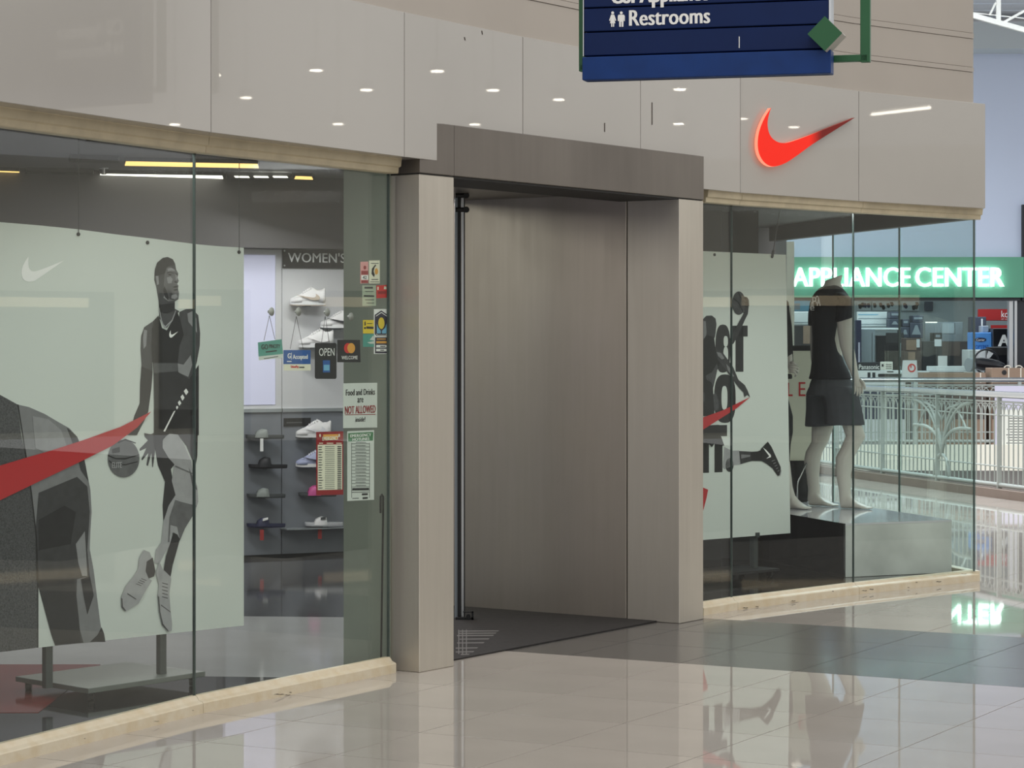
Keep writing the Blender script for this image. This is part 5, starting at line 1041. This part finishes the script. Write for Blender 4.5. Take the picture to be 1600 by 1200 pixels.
# middle: dark goods and cartons
gy = 38.2
gbox('tv_carton', 1369, 1406, 524, 640, gy, .4, 'appl_black', 'big black carton standing behind the brand plate', 'box', [('print', 'ink_46', 1376, 1390, 550, 562), ('print', 'ink_60', 1398, 1408, 558, 572), ('label', 'ink_60', 1384, 1412, 520, 536)], base=0)
gbox('tall_carton', 1409.5, 1440, 528, 640, gy-.15, .13, 'carton_dark', 'tall dull brown carton behind the tent card', 'box', [('label', 'carton', 1416, 1432, 531, 547), ('label', 'carton', 1419, 1430, 550, 562), ('white_slip', 'appl_white', 1432, 1437, 530, 543)], base=0)
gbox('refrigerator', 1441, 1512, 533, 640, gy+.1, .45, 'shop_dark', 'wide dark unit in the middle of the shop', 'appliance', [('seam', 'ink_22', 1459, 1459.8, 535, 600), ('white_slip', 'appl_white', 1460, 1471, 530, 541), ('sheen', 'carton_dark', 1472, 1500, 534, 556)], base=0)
gbox('cabinet', 1343, 1367, 514, 640, gy-.1, .2, 'appl_grey', 'grey cabinet behind the mannequin hand', 'cabinet', [('door_seam', 'ink_90', 1362.5, 1363.2, 520, 570)], base=0)
gbox('display_stand', 1338, 1346, 500, 640, gy-.3, .2, 'navy', 'slim navy stand with violet light at the pane seam', 'stand', [('light', 'lavender', 1341, 1343.5, 535, 566)], base=0)
gbox('shelf_board', 1342, 1407, 512.3, 516, gy+.15, .5, 'appl_white', 'white shelf board under the stacked slate boxes', 'shelf', base=None)
for x0, x1, y0, y1, lb in ((1390, 1406.5, 498, 512, 'slate box with pale triangle left in the stack'), (1407.5, 1421, 511, 527.6, 'slate box lower middle of the stack'), (1421.5, 1442, 504, 528, 'slate box with the largest pale triangle'), (1391, 1406, 487, 497.6, 'slate box on top of the left box of the stack'), (1410, 1420.5, 499, 510.6, 'small slate box on the lower middle box'), (1426, 1443, 493, 503.6, 'slate box at the top right of the stack')):
    Y = gy+.18; e = gbox('slate_box', x0, x1, y0, y1, Y, .35, 'box_slate', lb, 'box', group='slate boxes stacked in the shop')
    mb = MB(); xm = (x0+x1)/2
    if y1-y0 > 12: mb.prism([(Xs(x0+3, Y), Y-.001, Zs(y1-5, Y)), (Xs(x1-3, Y), Y-.001, Zs(y1-5, Y)), (Xs(xm+1.5, Y), Y-.001, Zs(y0+4, Y)), (Xs(xm-1.5, Y), Y-.001, Zs(y0+4, Y))], (0, -.005, 0))
    else: mb.box(Xs(x0+2, Y), Xs(x1-2, Y), Y-.006, Y-.001, Zs(y0+6, Y), Zs(y0+2.5, Y))
    mb.build('pale_print', 'appl_grey', e)
gbox('banner', 1339, 1388, 487, 510, gy+.6, .03, 'appl_white', 'white banner with wavy lines high on the left', 'banner', [('wave', 'sky_blue', 1341, 1372, 491, 492.2), ('wave', 'appl_grey', 1341, 1386, 497, 498.2), ('wave', 'appl_grey', 1345, 1390, 506, 507.2)])
for x0, x1, lb in ((1340, 1361, 'dark and white picture at the left of the picture row'), (1363, 1405, 'brown and white picture in the middle of the row'), (1409, 1437, 'plum coloured picture at the right of the row')):
    Y = SY+4.3; e = gbox('wall_picture', x0, x1, 471, 485.5, Y, .03, 'far_band', lb, 'picture', group='pictures on the shop back wall'); 
    for i in range(5):
        a = random.uniform(x0, x1-6); c = random.uniform(471, 478); mb = MB(); mb.prism([(Xs(a+dx, Y), Y-.004, Zs(c+dy_, Y)) for dx, dy_ in ((0, 0), (4, -1 if c > 473 else 0), (6, 4), (4, 7), (1, 6))], (0, -.003-.001*i, 0)); mb.build('print', random.choice(['navy', 'ink_60', 'carton_dark', 'ink_34']), e)
gbox('wall_picture', 1444.5, 1458, 471, 486, SY+4.3, .03, 'box_slate', 'plain slate panel on the back wall right of the picture row', 'picture', group='pictures on the shop back wall')
gbox('glass_cabinet', 1445, 1505, 503, 533, gy+.6, .5, 'appl_grey', 'pale glass fronted cabinet with bright top strip', 'cabinet', [('bright_strip', 'lamp_white', 1446, 1464, 503, 504.2), ('frame', 'alu', 1470, 1471, 505, 522), ('frame', 'alu', 1491, 1492, 505, 522), ('pane', 'far_band', 1472, 1490.5, 505, 521)], base=0)
gbox('rice_cooker', 1458, 1472, 520, 532.8, gy+.2, .3, 'ink_34', 'dark rounded small appliance on top of the wide unit', 'appliance', [('label', 'appl_grey', 1462, 1469, 523, 527)])
# red board, blue box, black boxes, fan
e = gbox('brand_board', 1528.5, 1600, 483, 501, 38.9, .06, 'sign_red', 'red rounded board lettered kol', 'sign', [('lower_strip', 'sign_red', 1548, 1600, 508, 514)]); gtext(e, 'kol', 1564.5, 1577.5, 485.5, 496, 38.9, 'white_print', .0); gtext(e, 'air conditioner', 1564.5, 1590, 497, 499.5, 38.9, 'appl_white', .0)
e = gbox('blue_carton', 1518, 1549.5, 519.5, 546, 37.6, .35, 'appl_blue', 'bright blue carton with dark oval brand mark', 'box', base=Zs(546, 37.6)); mb = MB(); mb.prism([(Xs(1532+9*math.cos(t), 37.6), 37.599, Zs(531+3.5*math.sin(t), 37.6)) for t in [2*math.pi*i/24 for i in range(24)]], (0, -.006, 0)); mb.build('oval_mark', 'navy', e); gtext(e, 'Carrier', 1525.5, 1538.5, 529, 533, 37.585, 'white_print', .0); gtext(e, 'OPTIMA', 1524, 1545, 539, 545, 37.6, 'sign_blue', .03)
e = gbox('black_carton', 1551.5, 1585, 513, 542, 37.5, .4, 'appl_black', 'black carton with a big white letter A shape', 'box', base=Zs(542, 37.5)); gtext(e, 'A', 1560, 1577, 523, 541, 37.5, 'white_print', .03)
gbox('grey_unit', 1535, 1545, 509, 519.4, 37.8, .3, 'appl_grey', 'small grey unit on top of the blue carton', 'appliance')
gbox('pale_unit', 1518, 1541, 495, 519.2, 38.4, .3, 'box_slate', 'slate unit behind the blue carton', 'appliance', [('panel', 'appl_white', 1533, 1535.5, 498, 516)], base=0)
gbox('low_table', 1514, 1586, 546.5, 660, 37.4, .6, 'appl_white', 'white low table under the blue and black cartons', 'table', base=0)
gbox('monitor', 1542, 1577, 542.3, 556, 37.1, .12, 'appl_black', 'flat black screen below the black carton', 'appliance', [('bezel', 'ink_34', 1543, 1576, 543, 555)], base=0)
fn = empty('desk_fan', (Xs(1528, 36.9), 36.9, Zs(590, 36.9)), 'white fan cage half hidden behind the round silver fan head', 'fan')
def ringfan(e, x, y, r, Y, mring, mblade):
    mb = MB(); mb.tube([(Xs(x+r*math.cos(t), Y), Y, Zs(y+r*math.sin(t), Y)) for t in [2*math.pi*i/28 for i in range(29)]], .014, 6, False); mb.build('cage_ring', mring, e, smooth=True)
    for i in range(4):
        a = i*math.pi/2+.5; mb = MB(); mb.prism([(Xs(x+r*f*math.cos(a+s_), Y), Y+.03, Zs(y+r*f*math.sin(a+s_), Y)) for f, s_ in ((.12, 0), (.5, -.3), (.88, -.25), (.9, .25), (.55, .32))], (0, .008, .004)); mb.build('blade', mblade, e)
    mb = MB(); mb.disc((Xs(x, Y), Y-.03, Zs(y, Y)), (0, 1, 0), r*.16*Y/F, .06, 14); mb.build('hub', mring, e)
    mb = MB(); mb.tube([(Xs(x, Y), Y+.05, Zs(y, Y)), (Xs(x, Y), Y+.05, Zs(590, Y))], .02, 8); mb.disc((Xs(x, Y), Y+.05, Zs(590, Y)), (0, 0, 1), .12, .03, 16); mb.build('stand', mring, e)
ringfan(fn, 1541, 565, 19, 36.9, 'appl_black', 'appl_white')
f2 = empty('floor_fan', (Xs(1518, 36.3), 36.3, Zs(590, 36.3)), 'round silver fan head at the side of the black motor', 'fan')
mb = MB(); mb.disc((Xs(1518, 36.3), 36.3, Zs(570, 36.3)), (-.9, -.44, 0), 11*36.3/F, .06, 24); mb.build('drum', 'appl_grey', f2, bevel=.006)
mb = MB(); mb.loft([[(Xs(1524+i*9, 36.35), 36.35+.10*math.cos(t), Zs(568+i*1.0, 36.35)+r*math.sin(t)) for t in [2*math.pi*j/12 for j in range(12)]] for i, r in enumerate((.085, .10, .10, .095, .085, .05))]); mb.build('motor', 'appl_black', f2)
mb = MB(); mb.tube([(Xs(1545, 36.4), 36.4, Zs(572, 36.4)), (Xs(1545, 36.4), 36.4, Zs(592, 36.4))], .03, 8); mb.build('stand', 'appl_black', f2)
gbox('display_counter', 1519, 1556, 592.5, 660, 36.2, .9, 'appl_white', 'white stand carrying the fans', 'counter', base=0)
# left part seen past the mannequin
gbox('oven_unit', 1240, 1282, 508, 542, 37.6, .4, 'ink_46', 'dark unit with tan panel left of the mannequin', 'appliance', [('tan_panel', 'carton', 1255, 1275, 509, 537), ('handle', 'alu', 1240, 1282, 540, 541.2)], base=0)
gbox('white_unit', 1237, 1290, 487, 507.6, 37.9, .4, 'appl_white', 'white unit above the dark unit left of the mannequin', 'appliance', [('seam', 'appl_grey', 1238, 1289, 503, 504)])
gbox('wall_picture', 1239, 1266, 470, 486, SY+4.3, .03, 'sky_blue', 'pale blue picture at the far left of the shop', 'picture', [('print', 'appl_grey', 1241, 1250, 474, 484)], group='pictures on the shop back wall')
# roof beyond the fascia
mb = MB(); mb.box(3, 14, SY-.6, SY+.02, 5.72, 6.1); tag(mb.build('wall_far_upper', 'far_band'), 'sloped band under the atrium roof', kind='structure')
cl = empty('ceiling', (8, 33, 6.4), 'ribbed sheet roof over the atrium', kind='structure')
for i in range(22):
    y = 36.6-i*.45; mb = MB(); z = 6.15+i*.035; mb.hexa([(3.5, y, z), (14, y, z), (14, y-.43, z+.03), (3.5, y-.43, z+.03)], [(3.5, y, z+.03), (14, y, z+.03), (14, y-.43, z+.09), (3.5, y-.43, z+.09)]); mb.build('roof_sheet', 'roof_sheet', cl)
Yt = 30.0; Xt = lambda p: (p-800)/F*Yt; Zt = lambda y: CH-(y-HY)/F*Yt
tr = empty('roof_truss', (Xt(1560), Yt, Zt(50)), 'white steel roof truss at the top right corner', 'truss')
def beam(a, b, r, name='bar'):
    mb = MB(); p, q = Vector((Xt(a[0]), Yt, Zt(a[1]))), Vector((Xt(b[0]), Yt, Zt(b[1]))); d = (q-p).normalized(); u = d.cross(Vector((0, 1, 0))); v = Vector((0, 1, 0))
    f = lambda c: [c+u*r+v*r, c-u*r+v*r, c-u*r-v*r, c+u*r-v*r]
    mb.hexa(f(p), f(q)); mb.build(name, 'truss', tr)
beam((1480, 13), (1690, 72), .030, 'bottom_chord'); beam((1480, -68), (1690, -9), .03, 'top_chord'); beam((1560, 37), (1560, -46), .026, 'upright'); beam((1547, 22), (1575, -40), .011, 'brace') if False else beam((1546, 24), (1556, 4), .011, 'brace'); beam((1563, 38), (1622, 5), .016, 'diagonal'); beam((1520, 20), (1640, 33), .006, 'tie_rod')
mb = MB(); mb.box(5.2, 13, 33, 35.5, 7.05, 7.1); tag(mb.build('ceiling', 'sky_panel', origin=(8, 34, 7)), 'bright roof light strip', kind='structure')
# ---------------------------------------------------------------- the mall around the viewer (seen only in reflections)
mb = MB(); mb.box(24, 24.2, -2, 44, 0, 4.4); tag(mb.build('wall_right', 'env_cream'), 'cream shop fronts on the other side of the mall', kind='structure')
for i in range(7):
    y = 8+i*4.6; m_ = 'env_dark'
    mb = MB(); mb.box(23.90, 24.0, y, y+3.7, .1, 2.3); e = tag(mb.build('window_%d' % (i+4), m_), 'dark shop window across the mall', kind='structure')
    mb = MB(); mb.box(23.86, 23.895, y+.3, y+3.2, 2.05, 2.2); mb.build('light_panel', 'env_warm', e)
hp = [(14.6, 18.78), (16.2, 20.33), (20.11, 23.62), (15.7, 18.04), (17.86, 19.52), (20.55, 22.31), (21.32, 17.14), (22.6, 18.1)]
for i, (x, y) in enumerate(hp):
    e = empty('pendant_lamp', (x, y, 4.6), 'small round downlight hanging over the mall walk', 'lamp', 'downlights over the mall walk')
    mb = MB(); mb.disc((x, y, 4.6), (0, 0, 1), .09, .10, 20); mb.build('housing', 'truss', e)
    mb = MB(); mb.disc((x, y, 4.585), (0, 0, 1), .07, .014, 20); mb.build('bulb', 'bulb', e)
    mb = MB(); mb.tube([(x, y, 4.7), (x, y, 6.5)], .006, 6); mb.build('cord', 'wire', e)
for (x, y, r_) in ((21.7, 15.5, 2.45), (19.5, 13.2, 2.45)):
    e = empty('tube_lamp', (x, y, 4.7), 'long fluorescent tube lamp hanging over the mall walk', 'lamp', 'tube lamps over the mall walk')
    d = Vector((math.cos(r_), math.sin(r_), 0)); mb = MB(); mb.tube([Vector((x, y, 4.7))-d*.6, Vector((x, y, 4.7))+d*.6], .02, 8); mb.build('tube', 'bulb', e)
    mb = MB(); mb.tube([Vector((x, y, 4.76))-d*.62, Vector((x, y, 4.76))+d*.62], .03, 6); mb.tube([(x, y, 4.78), (x, y, 6.5)], .006, 6); mb.build('housing', 'truss', e)
